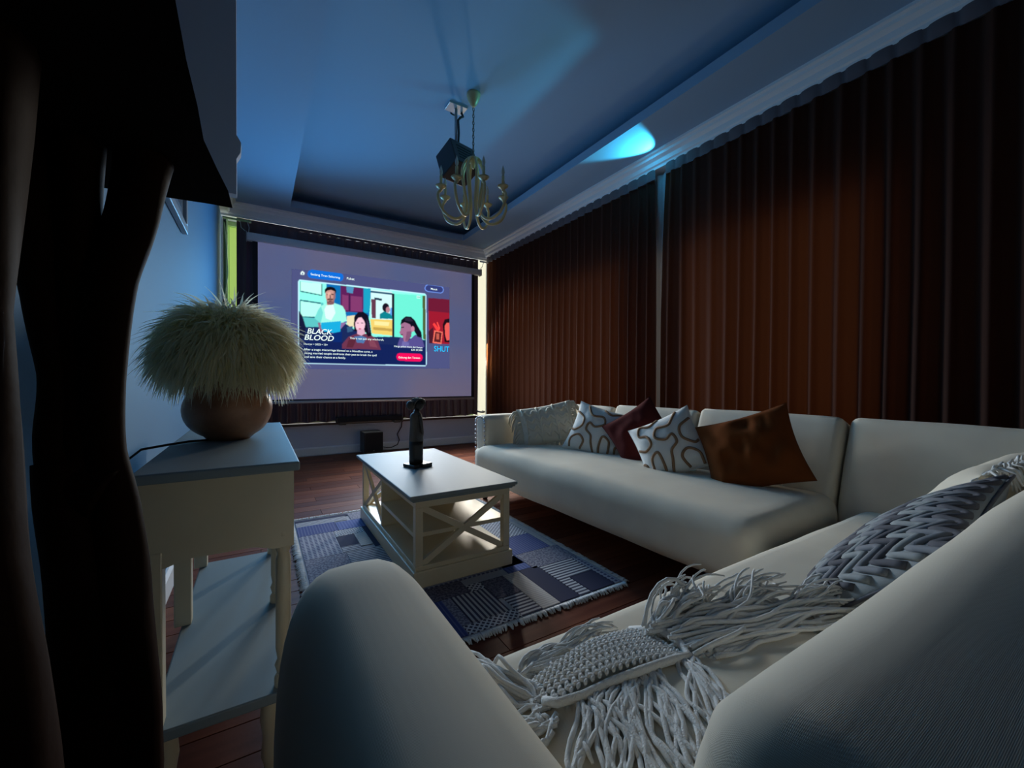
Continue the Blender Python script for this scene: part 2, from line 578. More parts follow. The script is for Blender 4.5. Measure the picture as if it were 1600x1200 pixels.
# windows behind the long curtains
for n, (a, b) in enumerate(((RY0, 2.6), (2.8, RY1))):
    f = MB()
    for (y0, y1) in ((a, a + 0.05), (b - 0.05, b), ((a + b) / 2 - 0.025, (a + b) / 2 + 0.025)):
        f.box((XR + 0.03, y0, RZ0), (XR + 0.10, y1, RZ1))
    f.box((XR + 0.03, a, RZ0), (XR + 0.10, b, RZ0 + 0.05)).box((XR + 0.03, a, RZ1 - 0.05), (XR + 0.10, b, RZ1))
    w = struct('window_%d' % (n + 2), f, 'trim_white')
    MB().box((XR + 0.105, a, RZ0), (XR + 0.11, (a + b) / 2 - 0.001, RZ1)).build('pane', 'pane_dusk', w)
    MB().box((XR + 0.105, (a + b) / 2 + 0.001, RZ0), (XR + 0.11, b, RZ1)).build('pane', 'pane_dusk', w)

# baseboards and cornices
struct('baseboard_far', MB().prism([(YF, 0), (YF - 0.018, 0), (YF - 0.018, 0.085), (YF - 0.008, 0.1), (YF, 0.1)], 'x', XL, XR), 'trim_white')
struct('baseboard_left', MB().prism([(XL, 0), (XL + 0.018, 0), (XL + 0.018, 0.085), (XL + 0.008, 0.1), (XL, 0.1)], 'y', YB, YF - 0.02), 'trim_white')
def cornice_profile(w, h, top):
    return [(0, top), (w, top), (w, top - 0.018), (w - 0.018, top - 0.026), (w - 0.022, top - 0.045), (w - 0.05, top - 0.062), (w - 0.055, top - h + 0.03),
            (w - 0.068, top - h + 0.022), (w - 0.07, top - h), (0, top - h)]
struct('trim_1', MB().prism([(XR - a, b) for a, b in cornice_profile(0.20, 0.125, ZS)], 'y', YB, YF), 'trim_white')
struct('trim_2', MB().prism([(YF - a, b) for a, b in cornice_profile(0.14, 0.15, ZS)], 'x', XL, XR), 'trim_white')
struct('trim_3', MB().prism([(XL + a, b) for a, b in cornice_profile(0.14, 0.13, ZS)], 'y', 2.36, YF), 'trim_white')

# ---------------------------------------------------------------- long curtains on the right wall


def curtain(name, label, X, y0, y1, z0, z1, pitch, amp, m, head, seed, lean=None, axis='y', group=None, head_m='curtain_head', hem=0.0):
    rng = random.Random(seed)
    n = int((y1 - y0) / pitch * 12)
    t = thing(name, label, 'curtain', (X, (y0 + y1) / 2, z0) if axis == 'y' else ((y0 + y1) / 2, X, z0), 0, group)
    rows = [0, 0.02, 0.1, 0.3, 0.55, 0.8, 0.92, 1.0]
    ztop = z1 - z0 - head
    mb = MB()
    vs = []
    for i in range(n + 1):
        s = i / n
        yy = y0 + (y1 - y0) * s
        ph = 2 * math.pi * (yy - y0) / pitch
        ph += 2.2 * noise.noise(Vector((yy * 1.9, seed, 0))) + 1.0 * noise.noise(Vector((yy * 4.3, seed, 3)))
        for r in rows:
            z = ztop * r
            k = 0.55 + 0.45 * (1 - r)
            sharp = math.sin(ph) + 0.35 * math.sin(2 * ph + 0.6)
            wob = noise.noise(Vector((yy * 2.3, r * 1.7, seed * 3.0)))
            d = amp * k * sharp * (0.75 + 0.5 * noise.noise(Vector((yy * 1.3, 5.0, seed)))) + 0.012 * wob
            sh = 0.012 * (1 - r) * noise.noise(Vector((yy * 4, r * 2, seed + 9.0)))
            if lean:
                sh += lean(s, r)
            zz = z + (hem * (0.5 + 0.5 * math.sin(ph * 0.5 + seed)) * max(0, 0.5 + noise.noise(Vector((yy * 2.0, 2.0, seed)))) if r == 0 else 0)
            p = (d, yy + sh - (y0 + y1) / 2, zz) if axis == 'y' else (yy + sh - (y0 + y1) / 2, d, zz)
            vs.append(p)
    fs = []
    R = len(rows)
    for i in range(n):
        for j in range(R - 1):
            fs.append((i * R + j, (i + 1) * R + j, (i + 1) * R + j + 1, i * R + j + 1))
    mb.add(vs, fs)
    o = mb.build('cloth', m, t, smooth=True, fix=False)
    # stiff heading tape, gathered by stitches into shallow pads
    cnt = int(round((y1 - y0) / pitch))
    hm = MB()
    vs, fs = [], []
    per = 8
    for i in range(cnt * per + 1):
        yy = (y1 - y0) * i / (cnt * per) - (y1 - y0) / 2
        s = abs(math.sin(math.pi * i / per)) ** 0.35
        sgn = -1 if axis == 'y' else -1
        for (zz, g) in ((ztop - 0.004, 0.3), (ztop + head * 0.25, 0.9), (ztop + head * 0.75, 1.0), (ztop + head, 0.5)):
            d = sgn * (0.006 + 0.010 * s * g)
            lx = lean(i / (cnt * per), 1.0) if lean else 0
            vs.append((d, yy + lx, zz) if axis == 'y' else (yy + lx, d, zz))
    for i in range(cnt * per):
        for j in range(3):
            fs.append((i * 4 + j, (i + 1) * 4 + j, (i + 1) * 4 + j + 1, i * 4 + j + 1))
    hm.add(vs, fs)
    hm.build('heading_tape', head_m, t, smooth=True, fix=False)
    return t


XC = 2.93
curtain('long_curtain', 'dark brown pleated curtain between the screen corner and the pale gap', XC, 2.365, 5.50, 0.02, 2.775, 0.118, 0.030, 'curtain_brown', 0.085, 4,
        lean=lambda s, r: (0.05 * r ** 3 - 0.012) * max(0, 1 - s * 16), group='long brown curtains on the right wall')
curtain('long_curtain', 'dark brown pleated curtain running from the pale gap towards the camera', XC, -1.15, 2.335, 0.02, 2.775, 0.118, 0.030, 'curtain_brown', 0.085, 11,
        lean=lambda s, r: (-0.05 * r ** 3 + 0.012) * max(0, 1 - (1 - s) * 16), group='long brown curtains on the right wall')
sh = MB()
vs = []
for i in range(41):
    yy = 2.12 + 0.46 * i / 40
    for z in (0.05, 1.2, 2.4, 2.735):
        vs.append((2.985 + 0.012 * math.sin(i * 0.9), yy, z))
sh.add(vs, [(i * 4 + j, (i + 1) * 4 + j, (i + 1) * 4 + j + 1, i * 4 + j + 1) for i in range(40) for j in range(3)])
tag(sh.build('sheer_curtain', 'sheer_white', None, smooth=True, fix=False), 'thin pale sheer showing in the gap between the two long brown curtains', 'curtain')
tag(MB().box((2.945, YB + 0.05, 2.776), (2.975, YF - 0.1, 2.795)).build('curtain_track', 'trim_white'), 'slim white track above the long brown curtains', 'curtain track')

# curtain behind the projection screen
curtain('window_curtain', 'dark plum pleated curtain hanging behind the projection screen', 5.545, -0.205, 2.805, 0.408, 2.738, 0.105, 0.020, 'far_curtain', 0.03, 21, axis='x', hem=0.03, head_m='far_curtain')

# ---------------------------------------------------------------- projection screen
SY = 5.40
scr = thing('projection_screen', 'large pull-down projection screen showing a film menu', 'screen', (0, SY, 0))
cs = MB()
cs.bbox((-0.105, -0.035, 2.465), (2.77, 0.045, 2.55), 0.012)
case = cs.build('roller_case', 'screen_case', scr, auto=30)
for x in (-0.112, 2.77):
    MB().bbox((x, -0.04, 2.46), (x + 0.007, 0.05, 2.555), 0.002).build('end_cap', 'grey_metal', case)


def screen_mat():
    m = bpy.data.materials.new('screen_fabric')
    m.use_nodes = True
    nt = m.node_tree
    p = nt.nodes['Principled BSDF']
    p.inputs['Base Color'].default_value = (0.5, 0.5, 0.5, 1)
    p.inputs['Roughness'].default_value = 0.8
    n = nt.nodes.new('ShaderNodeTexNoise')
    n.inputs['Scale'].default_value = 0.9
    n.inputs['Detail'].default_value = 1
    tc = nt.nodes.new('ShaderNodeTexCoord')
    nt.links.new(tc.outputs['Object'], n.inputs['Vector'])
    r = nt.nodes.new('ShaderNodeValToRGB')
    r.color_ramp.elements[0].color = (*lin((0.27, 0.32, 0.50)), 1)
    r.color_ramp.elements[1].color = (*lin((0.36, 0.34, 0.46)), 1)
    r.color_ramp.elements[0].position = 0.4
    r.color_ramp.elements[1].position = 0.6
    nt.links.new(n.outputs['Fac'], r.inputs['Fac'])
    nt.links.new(r.outputs['Color'], p.inputs['Emission Color'])
    p.inputs['Emission Strength'].default_value = 0.80
    MATS['screen_fabric'] = m


screen_mat()
MB().box((-0.004, 0.0, 0.705), (2.63, 0.004, 2.47)).build('fabric', 'screen_fabric', scr)
MB().box((-0.055, 0.001, 0.69), (-0.0045, 0.004, 2.47)).box((2.6305, 0.001, 0.69), (2.675, 0.004, 2.47)).box((-0.0045, 0.001, 0.69), (2.6305, 0.004, 0.7045)).build('black_border', 'screen_black', scr)
MB().bbox((-0.06, -0.008, 0.655), (2.68, 0.014, 0.689), 0.006).build('bottom_bar', 'grey_metal', scr, auto=30)
for (x0, x1, sgn) in ((-0.33, -0.065, 1), (2.80, 2.90, -1)):
    MB().bbox((x0, 0.06, 2.685), (x1, 0.08, 2.705), 0.003).build('hanging_bracket', 'trim_white' if sgn < 0 else 'frame_green', scr)
for pts in ([(-0.10, 0.07, 2.685), (-0.085, 0.05, 2.62), (-0.09, 0.02, 2.56)], [(-0.17, 0.07, 2.685), (-0.16, 0.05, 2.61), (-0.12, 0.04, 2.575)], [(2.86, 0.07, 2.685), (2.82, 0.04, 2.61), (2.765, 0.01, 2.555)]):
    MB().tube(pts, 0.004, 6).build('hanging_wire', 'grey_metal', scr)

PICTURE = [
    ('raster_glow', (0.295, 0.315, 0.49), [(0.323, 2.215), (2.288, 2.309), (2.292, 1.096), (0.322, 1.043)]),
    ('menu_pill', (0.06, 0.42, 0.83), [(0.489, 2.175), (0.503, 2.215), (0.532, 2.237), (0.854, 2.241), (0.882, 2.223), (0.891, 2.191), (0.882, 2.157), (0.854, 2.136), (0.532, 2.133), (0.503, 2.142)]),
    ('home_icon', (0.92, 1, 0.98), [(0.419, 2.181), (0.44, 2.206), (0.462, 2.187), (0.457, 2.161), (0.421, 2.158)]),
    ('home_icon', (0.22, 0.27, 0.5), [(0.433, 2.177), (0.44, 2.189), (0.45, 2.18), (0.447, 2.167), (0.434, 2.166)]),
    ('login_pill', (0.45, 0.6, 0.95), [(1.921, 2.182), (1.938, 2.221), (1.969, 2.242), (2.156, 2.243), (2.188, 2.226), (2.2, 2.193), (2.189, 2.157), (2.157, 2.136), (1.969, 2.136), (1.934, 2.151)]),
    ('login_pill', (0.2, 0.24, 0.47), [(1.931, 2.183), (1.946, 2.214), (1.972, 2.232), (2.153, 2.234), (2.18, 2.219), (2.19, 2.192), (2.181, 2.164), (2.154, 2.146), (1.972, 2.147), (1.941, 2.16)]),
    ('picture_card', (0.75, 0.93, 1), [(0.395, 2.077), (0.407, 2.099), (1.923, 2.112), (1.948, 2.09), (1.956, 1.149), (1.933, 1.119), (0.412, 1.12), (0.392, 1.138)]),
    ('picture_scene', (0.55, 0.98, 0.9), [(0.407, 2.086), (1.934, 2.099), (1.943, 1.134), (0.404, 1.13)]),
    ('picture_scene', (0.35, 0.75, 0.75), [(0.406, 1.862), (0.666, 1.857), (0.666, 1.566), (0.406, 1.548)]),
    ('picture_scene', (0.75, 1, 0.93), [(0.421, 2.078), (0.642, 2.083), (0.64, 1.951), (0.421, 1.975)]),
    ('picture_scene', (0.7, 1, 0.92), [(0.421, 1.851), (0.637, 1.838), (0.631, 1.686), (0.421, 1.675)]),
    ('picture_scene', (0.05, 0.25, 0.38), [(0.414, 2.083), (0.422, 2.083), (0.422, 1.971), (0.641, 1.948), (0.641, 2.08), (0.65, 2.08), (0.65, 1.936), (0.414, 1.96)]),
    ('picture_scene', (0.05, 0.25, 0.38), [(0.414, 1.869), (0.631, 1.854), (0.631, 1.842), (0.422, 1.856), (0.422, 1.675), (0.631, 1.68), (0.631, 1.669), (0.414, 1.664)]),
    ('picture_scene', (0.05, 0.42, 0.68), [(0.698, 2.087), (1.212, 2.09), (1.212, 1.974), (1.186, 1.658), (0.897, 1.636), (0.799, 1.838), (0.698, 1.88)]),
    ('picture_scene', (0.36, 0.12, 0.34), [(0.857, 2.088), (1.123, 2.086), (1.12, 1.775), (0.857, 1.771)]),
    ('picture_scene', (0.5, 0.22, 0.42), [(0.872, 1.977), (0.947, 1.975), (0.947, 1.793), (0.872, 1.792)]),
    ('picture_scene', (0.5, 0.22, 0.42), [(0.972, 1.975), (1.107, 1.976), (1.107, 1.787), (0.972, 1.788)]),
    ('picture_scene', (0.18, 0.1, 0.25), [(0.955, 2.086), (0.966, 2.086), (0.966, 1.774), (0.955, 1.776)]),
    ('picture_scene', (0.3, 0.55, 0.72), [(0.922, 2.082), (1.01, 2.084), (0.998, 2.005), (0.928, 2.01)]),
    ('picture_scene', (0.1, 0.62, 0.75), [(1.126, 2.087), (1.212, 2.086), (1.206, 1.85), (1.179, 1.78), (1.127, 1.775)]),
    ('picture_scene', (0.8, 0.95, 0.95), [(1.212, 2.083), (1.485, 2.085), (1.485, 1.708), (1.212, 1.714)]),
    ('picture_scene', (0.12, 0.3, 0.42), [(1.212, 2.067), (1.485, 2.067), (1.485, 2.043), (1.212, 2.042)]),
    ('picture_scene', (0.38, 0.22, 0.3), [(1.219, 1.961), (1.279, 1.959), (1.275, 1.719), (1.226, 1.722)]),
    ('picture_scene', (0.12, 0.2, 0.3), [(1.259, 1.986), (1.354, 1.978), (1.351, 1.95), (1.259, 1.959)]),
    ('picture_scene', (0.35, 0.62, 0.9), [(1.464, 1.875), (1.485, 1.874), (1.485, 1.737), (1.45, 1.762)]),
    ('far_figure', (0.1, 0.08, 0.14), [(1.446, 1.873), (1.443, 1.851), (1.433, 1.831), (1.419, 1.817), (1.402, 1.811), (1.385, 1.814), (1.371, 1.825), (1.361, 1.843), (1.358, 1.865), (1.361, 1.888), (1.371, 1.907), (1.385, 1.922), (1.402, 1.928), (1.419, 1.925), (1.433, 1.914), (1.443, 1.896)]),
    ('far_figure', (0.7, 0.5, 0.55), [(1.457, 1.846), (1.455, 1.831), (1.449, 1.818), (1.44, 1.809), (1.43, 1.805), (1.419, 1.807), (1.41, 1.814), (1.404, 1.827), (1.402, 1.841), (1.404, 1.856), (1.41, 1.87), (1.419, 1.879), (1.429, 1.883), (1.44, 1.881), (1.449, 1.873), (1.455, 1.861)]),
    ('far_figure', (0.05, 0.5, 0.55), [(1.327, 1.779), (1.381, 1.819), (1.45, 1.797), (1.485, 1.765), (1.485, 1.73), (1.327, 1.721)]),
    ('picture_scene', (0.92, 0.8, 0.42), [(1.208, 1.707), (1.49, 1.716), (1.49, 1.512), (1.226, 1.524)]),
    ('picture_scene', (0.75, 0.62, 0.3), [(1.246, 1.607), (1.479, 1.603), (1.479, 1.567), (1.246, 1.573)]),
    ('picture_scene', (0.9, 0.85, 0.7), [(0.928, 1.718), (1.023, 1.739), (1.049, 1.593), (0.928, 1.585)]),
    ('picture_scene', (0.1, 0.1, 0.16), [(1.481, 2.059), (1.513, 2.06), (1.514, 1.372), (1.486, 1.371)]),
    ('picture_scene', (0.42, 0.92, 0.82), [(1.513, 2.06), (1.893, 2.08), (1.902, 1.507), (1.514, 1.499)]),
    ('picture_scene', (0.3, 0.38, 0.22), [(1.893, 2.08), (1.934, 2.081), (1.942, 1.48), (1.902, 1.492)]),
    ('picture_scene', (0.8, 1, 0.95), [(1.81, 2.067), (1.863, 2.069), (1.863, 2.034), (1.81, 2.033)]),
    ('picture_scene', (0.2, 0.6, 0.6), [(1.815, 2.056), (1.86, 2.057), (1.86, 2.045), (1.815, 2.045)]),
    ('picture_scene', (0.1, 0.16, 0.35), [(0.404, 1.548), (0.631, 1.564), (0.897, 1.636), (1.049, 1.539), (1.233, 1.483), (1.514, 1.499), (1.942, 1.48), (1.943, 1.134), (0.404, 1.13)]),
    ('picture_scene', (0.07, 0.13, 0.34), [(0.404, 1.384), (0.872, 1.396), (1.942, 1.392), (1.943, 1.134), (0.404, 1.13)]),
    ('standing_man', (0.55, 0.4, 0.5), [(0.601, 1.613), (0.631, 1.615), (0.666, 1.514), (0.631, 1.486)]),
    ('standing_man', (0.55, 0.42, 0.62), [(0.86, 1.633), (0.928, 1.645), (0.835, 1.526), (0.774, 1.469), (0.75, 1.494)]),
    ('standing_man', (0.62, 0.95, 0.88), [(0.69, 1.847), (0.786, 1.866), (0.878, 1.839), (0.91, 1.783), (0.928, 1.658), (0.86, 1.633), (0.848, 1.579), (0.642, 1.552), (0.631, 1.615), (0.566, 1.662), (0.607, 1.768), (0.637, 1.816)]),
    ('standing_man', (0.1, 0.66, 0.85), [(0.636, 1.616), (0.86, 1.653), (0.854, 1.527), (0.817, 1.498), (0.666, 1.514), (0.64, 1.552)]),
    ('standing_man', (0.05, 0.16, 0.42), [(0.75, 1.494), (0.872, 1.528), (0.872, 1.396), (0.774, 1.391)]),
    ('standing_man', (0.72, 0.52, 0.5), [(0.702, 1.893), (0.78, 1.902), (0.784, 1.856), (0.744, 1.82), (0.699, 1.839)]),
    ('standing_man', (0.78, 0.58, 0.54), [(0.796, 1.962), (0.792, 1.926), (0.78, 1.894), (0.762, 1.871), (0.74, 1.862), (0.719, 1.867), (0.701, 1.886), (0.689, 1.915), (0.685, 1.95), (0.689, 1.986), (0.701, 2.018), (0.719, 2.04), (0.74, 2.05), (0.762, 2.045), (0.78, 2.027), (0.792, 1.998)]),
    ('standing_man', (0.06, 0.06, 0.09), [(0.68, 1.969), (0.678, 2.014), (0.699, 2.046), (0.744, 2.059), (0.786, 2.051), (0.806, 2.02), (0.801, 1.969), (0.789, 2.007), (0.75, 2.021), (0.708, 2.008), (0.692, 1.99)]),
    ('standing_man', (0.16, 0.08, 0.1), [(0.704, 1.904), (0.74, 1.918), (0.779, 1.912), (0.774, 1.896), (0.74, 1.903), (0.709, 1.89)]),
    ('standing_man', (0.16, 0.1, 0.12), [(0.702, 1.963), (0.731, 1.969), (0.731, 1.959), (0.702, 1.953)]),
    ('standing_man', (0.16, 0.1, 0.12), [(0.752, 1.972), (0.781, 1.972), (0.781, 1.962), (0.752, 1.961)]),
    ('seated_woman', (0.42, 0.2, 0.3), [(0.872, 1.369), (0.947, 1.466), (1.049, 1.512), (1.206, 1.515), (1.3, 1.445), (1.341, 1.323), (0.872, 1.316)]),
    ('seated_woman', (0.07, 0.06, 0.13), [(1.011, 1.644), (1.017, 1.725), (1.062, 1.78), (1.127, 1.789), (1.179, 1.753), (1.202, 1.659), (1.226, 1.496), (1.18, 1.48), (1.153, 1.533), (1.049, 1.539), (1.013, 1.537)]),
    ('seated_woman', (0.93, 0.75, 0.82), [(1.145, 1.638), (1.141, 1.6), (1.128, 1.568), (1.108, 1.545), (1.085, 1.536), (1.063, 1.542), (1.043, 1.562), (1.031, 1.593), (1.026, 1.629), (1.03, 1.667), (1.043, 1.699), (1.062, 1.722), (1.085, 1.731), (1.108, 1.725), (1.127, 1.706), (1.141, 1.675)]),
    ('seated_woman', (0.85, 0.66, 0.75), [(1.049, 1.566), (1.133, 1.572), (1.147, 1.519), (1.101, 1.489), (1.049, 1.506)]),
    ('seated_woman', (0.3, 0.45, 0.65), [(1.011, 1.47), (1.101, 1.489), (1.166, 1.465), (1.127, 1.395), (1.049, 1.398)]),
    ('seated_woman', (0.07, 0.06, 0.13), [(1.021, 1.645), (1.03, 1.72), (1.068, 1.757), (1.127, 1.755), (1.16, 1.683), (1.156, 1.601), (1.135, 1.674), (1.101, 1.719), (1.062, 1.709), (1.036, 1.66)]),
    ('seated_woman', (0.75, 0.2, 0.35), [(1.065, 1.581), (1.103, 1.581), (1.09, 1.566), (1.07, 1.568)]),
    ('seated_woman', (0.12, 0.08, 0.16), [(1.044, 1.647), (1.067, 1.649), (1.067, 1.639), (1.044, 1.637)]),
    ('seated_woman', (0.12, 0.08, 0.16), [(1.096, 1.651), (1.124, 1.65), (1.124, 1.641), (1.096, 1.641)]),
    ('profile_woman', (0.33, 0.3, 0.55), [(1.557, 1.402), (1.592, 1.504), (1.693, 1.452), (1.797, 1.545), (1.887, 1.506), (1.921, 1.391), (1.887, 1.36), (1.557, 1.36)]),
    ('profile_woman', (0.06, 0.06, 0.12), [(1.592, 1.66), (1.606, 1.725), (1.664, 1.78), (1.737, 1.779), (1.789, 1.732), (1.826, 1.663), (1.879, 1.579), (1.887, 1.506), (1.826, 1.517), (1.782, 1.587), (1.722, 1.641), (1.649, 1.679)]),
    ('profile_woman', (0.62, 0.42, 0.55), [(1.599, 1.668), (1.649, 1.7), (1.722, 1.677), (1.752, 1.614), (1.737, 1.527), (1.693, 1.452), (1.643, 1.435), (1.621, 1.52), (1.589, 1.539), (1.578, 1.56), (1.595, 1.589)]),
    ('profile_woman', (0.75, 0.52, 0.62), [(1.783, 1.619), (1.781, 1.603), (1.776, 1.59), (1.768, 1.581), (1.759, 1.577), (1.75, 1.58), (1.743, 1.588), (1.738, 1.601), (1.736, 1.616), (1.737, 1.631), (1.743, 1.645), (1.75, 1.654), (1.759, 1.658), (1.768, 1.655), (1.776, 1.647), (1.781, 1.634)]),
    ('profile_woman', (0.15, 0.08, 0.15), [(1.603, 1.632), (1.638, 1.638), (1.638, 1.625), (1.603, 1.621)]),
    ('profile_woman', (0.4, 0.15, 0.25), [(1.592, 1.535), (1.624, 1.543), (1.624, 1.528), (1.598, 1.524)]),
    ('m', (0.45, 0.85, 0.82), [(0.566, 1.662), (0.607, 1.768), (0.637, 1.816), (0.66, 1.734), (0.636, 1.616), (0.631, 1.615)]),
    ('m', (0.85, 1, 0.95), [(0.696, 1.828), (0.774, 1.846), (0.799, 1.746), (0.75, 1.651), (0.69, 1.672), (0.672, 1.774)]),
    ('m', (0.6, 0.42, 0.42), [(0.78, 2.006), (0.798, 1.982), (0.796, 1.929), (0.774, 1.875), (0.756, 1.862), (0.772, 1.927)]),
    ('m', (0.5, 0.34, 0.36), [(0.702, 1.878), (0.784, 1.886), (0.779, 1.854), (0.744, 1.838), (0.704, 1.849)]),
    ('m', (0.88, 0.68, 0.62), [(0.709, 1.982), (0.74, 1.994), (0.745, 1.93), (0.716, 1.921)]),
    ('m', (0.14, 0.12, 0.16), [(0.735, 1.962), (0.743, 1.963), (0.745, 1.924), (0.733, 1.92)]),
    ('m', (0.4, 0.24, 0.26), [(0.721, 1.893), (0.76, 1.897), (0.755, 1.883), (0.726, 1.88)]),
    ('m', (0.2, 0.18, 0.3), [(1.16, 1.71), (1.186, 1.658), (1.203, 1.549), (1.19, 1.521), (1.173, 1.602)]),
    ('m', (0.5, 0.32, 0.45), [(1.679, 1.58), (1.745, 1.585), (1.737, 1.512), (1.693, 1.455), (1.657, 1.45)]),
    ('m', (0.16, 0.14, 0.22), [(1.649, 1.757), (1.722, 1.763), (1.766, 1.723), (1.722, 1.713), (1.657, 1.722)]),
    ('m', (0.42, 0.4, 0.65), [(1.621, 1.448), (1.708, 1.431), (1.708, 1.367), (1.607, 1.376)]),
    ('m', (0.35, 0.15, 0.22), [(0.947, 1.426), (1.049, 1.459), (0.998, 1.335), (0.922, 1.332)]),
    ('m', (0.5, 0.26, 0.34), [(1.18, 1.466), (1.259, 1.429), (1.3, 1.348), (1.206, 1.358)]),
    ('m', (0.95, 0.9, 0.62), [(1.259, 1.684), (1.451, 1.685), (1.437, 1.635), (1.259, 1.636)]),
    ('m', (0.2, 0.35, 0.5), [(0.928, 1.585), (0.998, 1.603), (0.998, 1.536), (0.935, 1.519)]),
    ('picture_scene', (0.08, 0.1, 0.22), [(0.404, 1.736), (0.44, 1.677), (0.474, 1.553), (0.457, 1.425), (0.404, 1.409)]),
    ('buy_button', (0.93, 0.05, 0.35), [(1.538, 1.239), (1.553, 1.277), (1.585, 1.29), (1.865, 1.289), (1.892, 1.265), (1.897, 1.236), (1.885, 1.202), (1.857, 1.184), (1.586, 1.188), (1.553, 1.201)]),
    ('next_poster', (0.42, 0.1, 0.2), [(1.977, 2.056), (2.286, 2.067), (2.286, 1.878), (1.977, 1.88)]),
    ('next_poster', (0.6, 0.1, 0.18), [(1.977, 1.88), (2.286, 1.878), (2.288, 1.438), (1.994, 1.438)]),
    ('next_poster', (0.3, 0.1, 0.16), [(1.978, 1.6), (2.048, 1.664), (2.048, 1.441), (1.991, 1.438)]),
    ('next_poster', (0.98, 0.25, 0.25), [(2.04, 1.7), (2.059, 1.724), (2.126, 1.654), (2.142, 1.626), (2.103, 1.608)]),
    ('next_poster', (0.98, 0.3, 0.28), [(2.095, 1.734), (2.11, 1.74), (2.147, 1.656), (2.134, 1.625)]),
    ('next_poster', (0.12, 0.05, 0.09), [(2.185, 1.704), (2.214, 1.781), (2.287, 1.802), (2.288, 1.468), (2.215, 1.465)]),
    ('next_poster', (0.9, 0.35, 0.33), [(2.214, 1.691), (2.246, 1.738), (2.287, 1.741), (2.288, 1.499), (2.247, 1.489), (2.223, 1.556)]),
    ('next_poster', (0.95, 0.45, 0.38), [(2.064, 1.62), (2.186, 1.606), (2.167, 1.435), (2.038, 1.448)]),
    ('next_poster', (0.35, 0.12, 0.14), [(2.079, 1.604), (2.17, 1.593), (2.154, 1.454), (2.056, 1.464)]),
    ('next_poster', (0.75, 0.35, 0.3), [(2.095, 1.578), (2.135, 1.58), (2.135, 1.498), (2.095, 1.496)]),
]
WRITING = [
    ('Sedang Tren Sekarang', (0.526, 2.168), (0.85, 2.17), (0.92, 1, 0.98)),
    ('Paket', (0.928, 2.169), (1.017, 2.171), (0.92, 1, 0.98)),
    ('Masuk', (2.011, 2.171), (2.106, 2.175), (0.92, 1, 0.98)),
    ('BLACK', (0.489, 1.475), (0.762, 1.484), (0.92, 1, 0.98)),
    ('BLOOD', (0.459, 1.402), (0.78, 1.407), (0.92, 1, 0.98)),
    ('This is not just any witchcraft.', (0.963, 1.438), (1.379, 1.441), (0.92, 1, 0.98)),
    ('Horror • 2025 • 13+', (0.454, 1.341), (0.711, 1.348), (0.92, 1, 0.98)),
    ('After a tragic miscarriage blamed on a bloodline curse, a', (0.453, 1.273), (1.236, 1.288), (0.92, 1, 0.98)),
    ('young married couple confronts their past to break the spell', (0.457, 1.232), (1.287, 1.243), (0.92, 1, 0.98)),
    ('and save their chance at a family.', (0.457, 1.191), (0.916, 1.194), (0.92, 1, 0.98)),
    ('Harga paket mulai dari hanya', (1.511, 1.361), (1.892, 1.37), (0.92, 1, 0.98)),
    ('IDR 59,000', (1.738, 1.326), (1.892, 1.328), (0.92, 1, 0.98)),
    ('Gabung dan Tonton', (1.567, 1.218), (1.86, 1.223), (0.92, 1, 0.98)),
    ('SHUT', (2.06, 1.326), (2.285, 1.338), (0.1, 0.75, 0.98)),
]



def glow_mat():
    m = bpy.data.materials.new('projected_picture')
    m.use_nodes = True
    nt = m.node_tree
    nt.nodes.clear()
    out = nt.nodes.new('ShaderNodeOutputMaterial')
    e = nt.nodes.new('ShaderNodeEmission')
    a = nt.nodes.new('ShaderNodeVertexColor')
    a.layer_name = 'Col'
    nt.links.new(a.outputs['Color'], e.inputs['Color'])
    e.inputs['Strength'].default_value = 1.15
    nt.links.new(e.outputs[0], out.inputs['Surface'])
    MATS['projected_picture'] = m


glow_mat()
# the projected still: painted cell by cell on a fine grid, slightly out of focus like the photograph's
PX0, PX1, PZ0, PZ1, NU, NV = 0.30, 2.29, 1.06, 2.235, 440, 260
gu = np.linspace(PX0, PX1, NU)
gv = np.linspace(PZ0, PZ1, NV)
GX, GZ = np.meshgrid(gu, gv)
img = np.zeros((NV, NU, 3))
cover = np.zeros((NV, NU))
for p_, c_, pts in PICTURE:
    P = np.array(pts)
    x0, z0 = P.min(0)
    x1, z1 = P.max(0)
    iu = np.where((gu >= x0) & (gu <= x1))[0]
    iv = np.where((gv >= z0) & (gv <= z1))[0]
    if not len(iu) or not len(iv):
        continue
    s_ = (slice(iv[0], iv[-1] + 1), slice(iu[0], iu[-1] + 1))
    X_, Z_ = GX[s_], GZ[s_]
    inside = np.zeros(X_.shape, bool)
    q = len(P) - 1
    for k in range(len(P)):
        xa, za, xb, zb = P[k][0], P[k][1], P[q][0], P[q][1]
        hit = ((za > Z_) != (zb > Z_)) & (X_ < (xb - xa) * (Z_ - za) / ((zb - za) if zb != za else 1e-9) + xa)
        inside ^= hit
        q = k
    img[s_][inside] = lin(c_)
    cover[s_][inside] = 1
for _ in range(2):
    pad = np.pad(img, ((1, 1), (1, 1), (0, 0)), mode='edge')
    img = (pad[:-2, 1:-1] + pad[2:, 1:-1] + pad[1:-1, :-2] + pad[1:-1, 2:] + 2 * pad[1:-1, 1:-1]) / 6
keep = cover > 0
keep4 = keep[:-1, :-1] & keep[1:, :-1] & keep[:-1, 1:] & keep[1:, 1:]
vi = np.arange(NU * NV).reshape(NV, NU)
F_ = np.stack([vi[:-1, :-1][keep4], vi[:-1, 1:][keep4], vi[1:, 1:][keep4], vi[1:, :-1][keep4]], 1)
used = np.unique(F_)
remap = -np.ones(NU * NV, int)
remap[used] = np.arange(len(used))
me = bpy.data.meshes.new('projected_still')
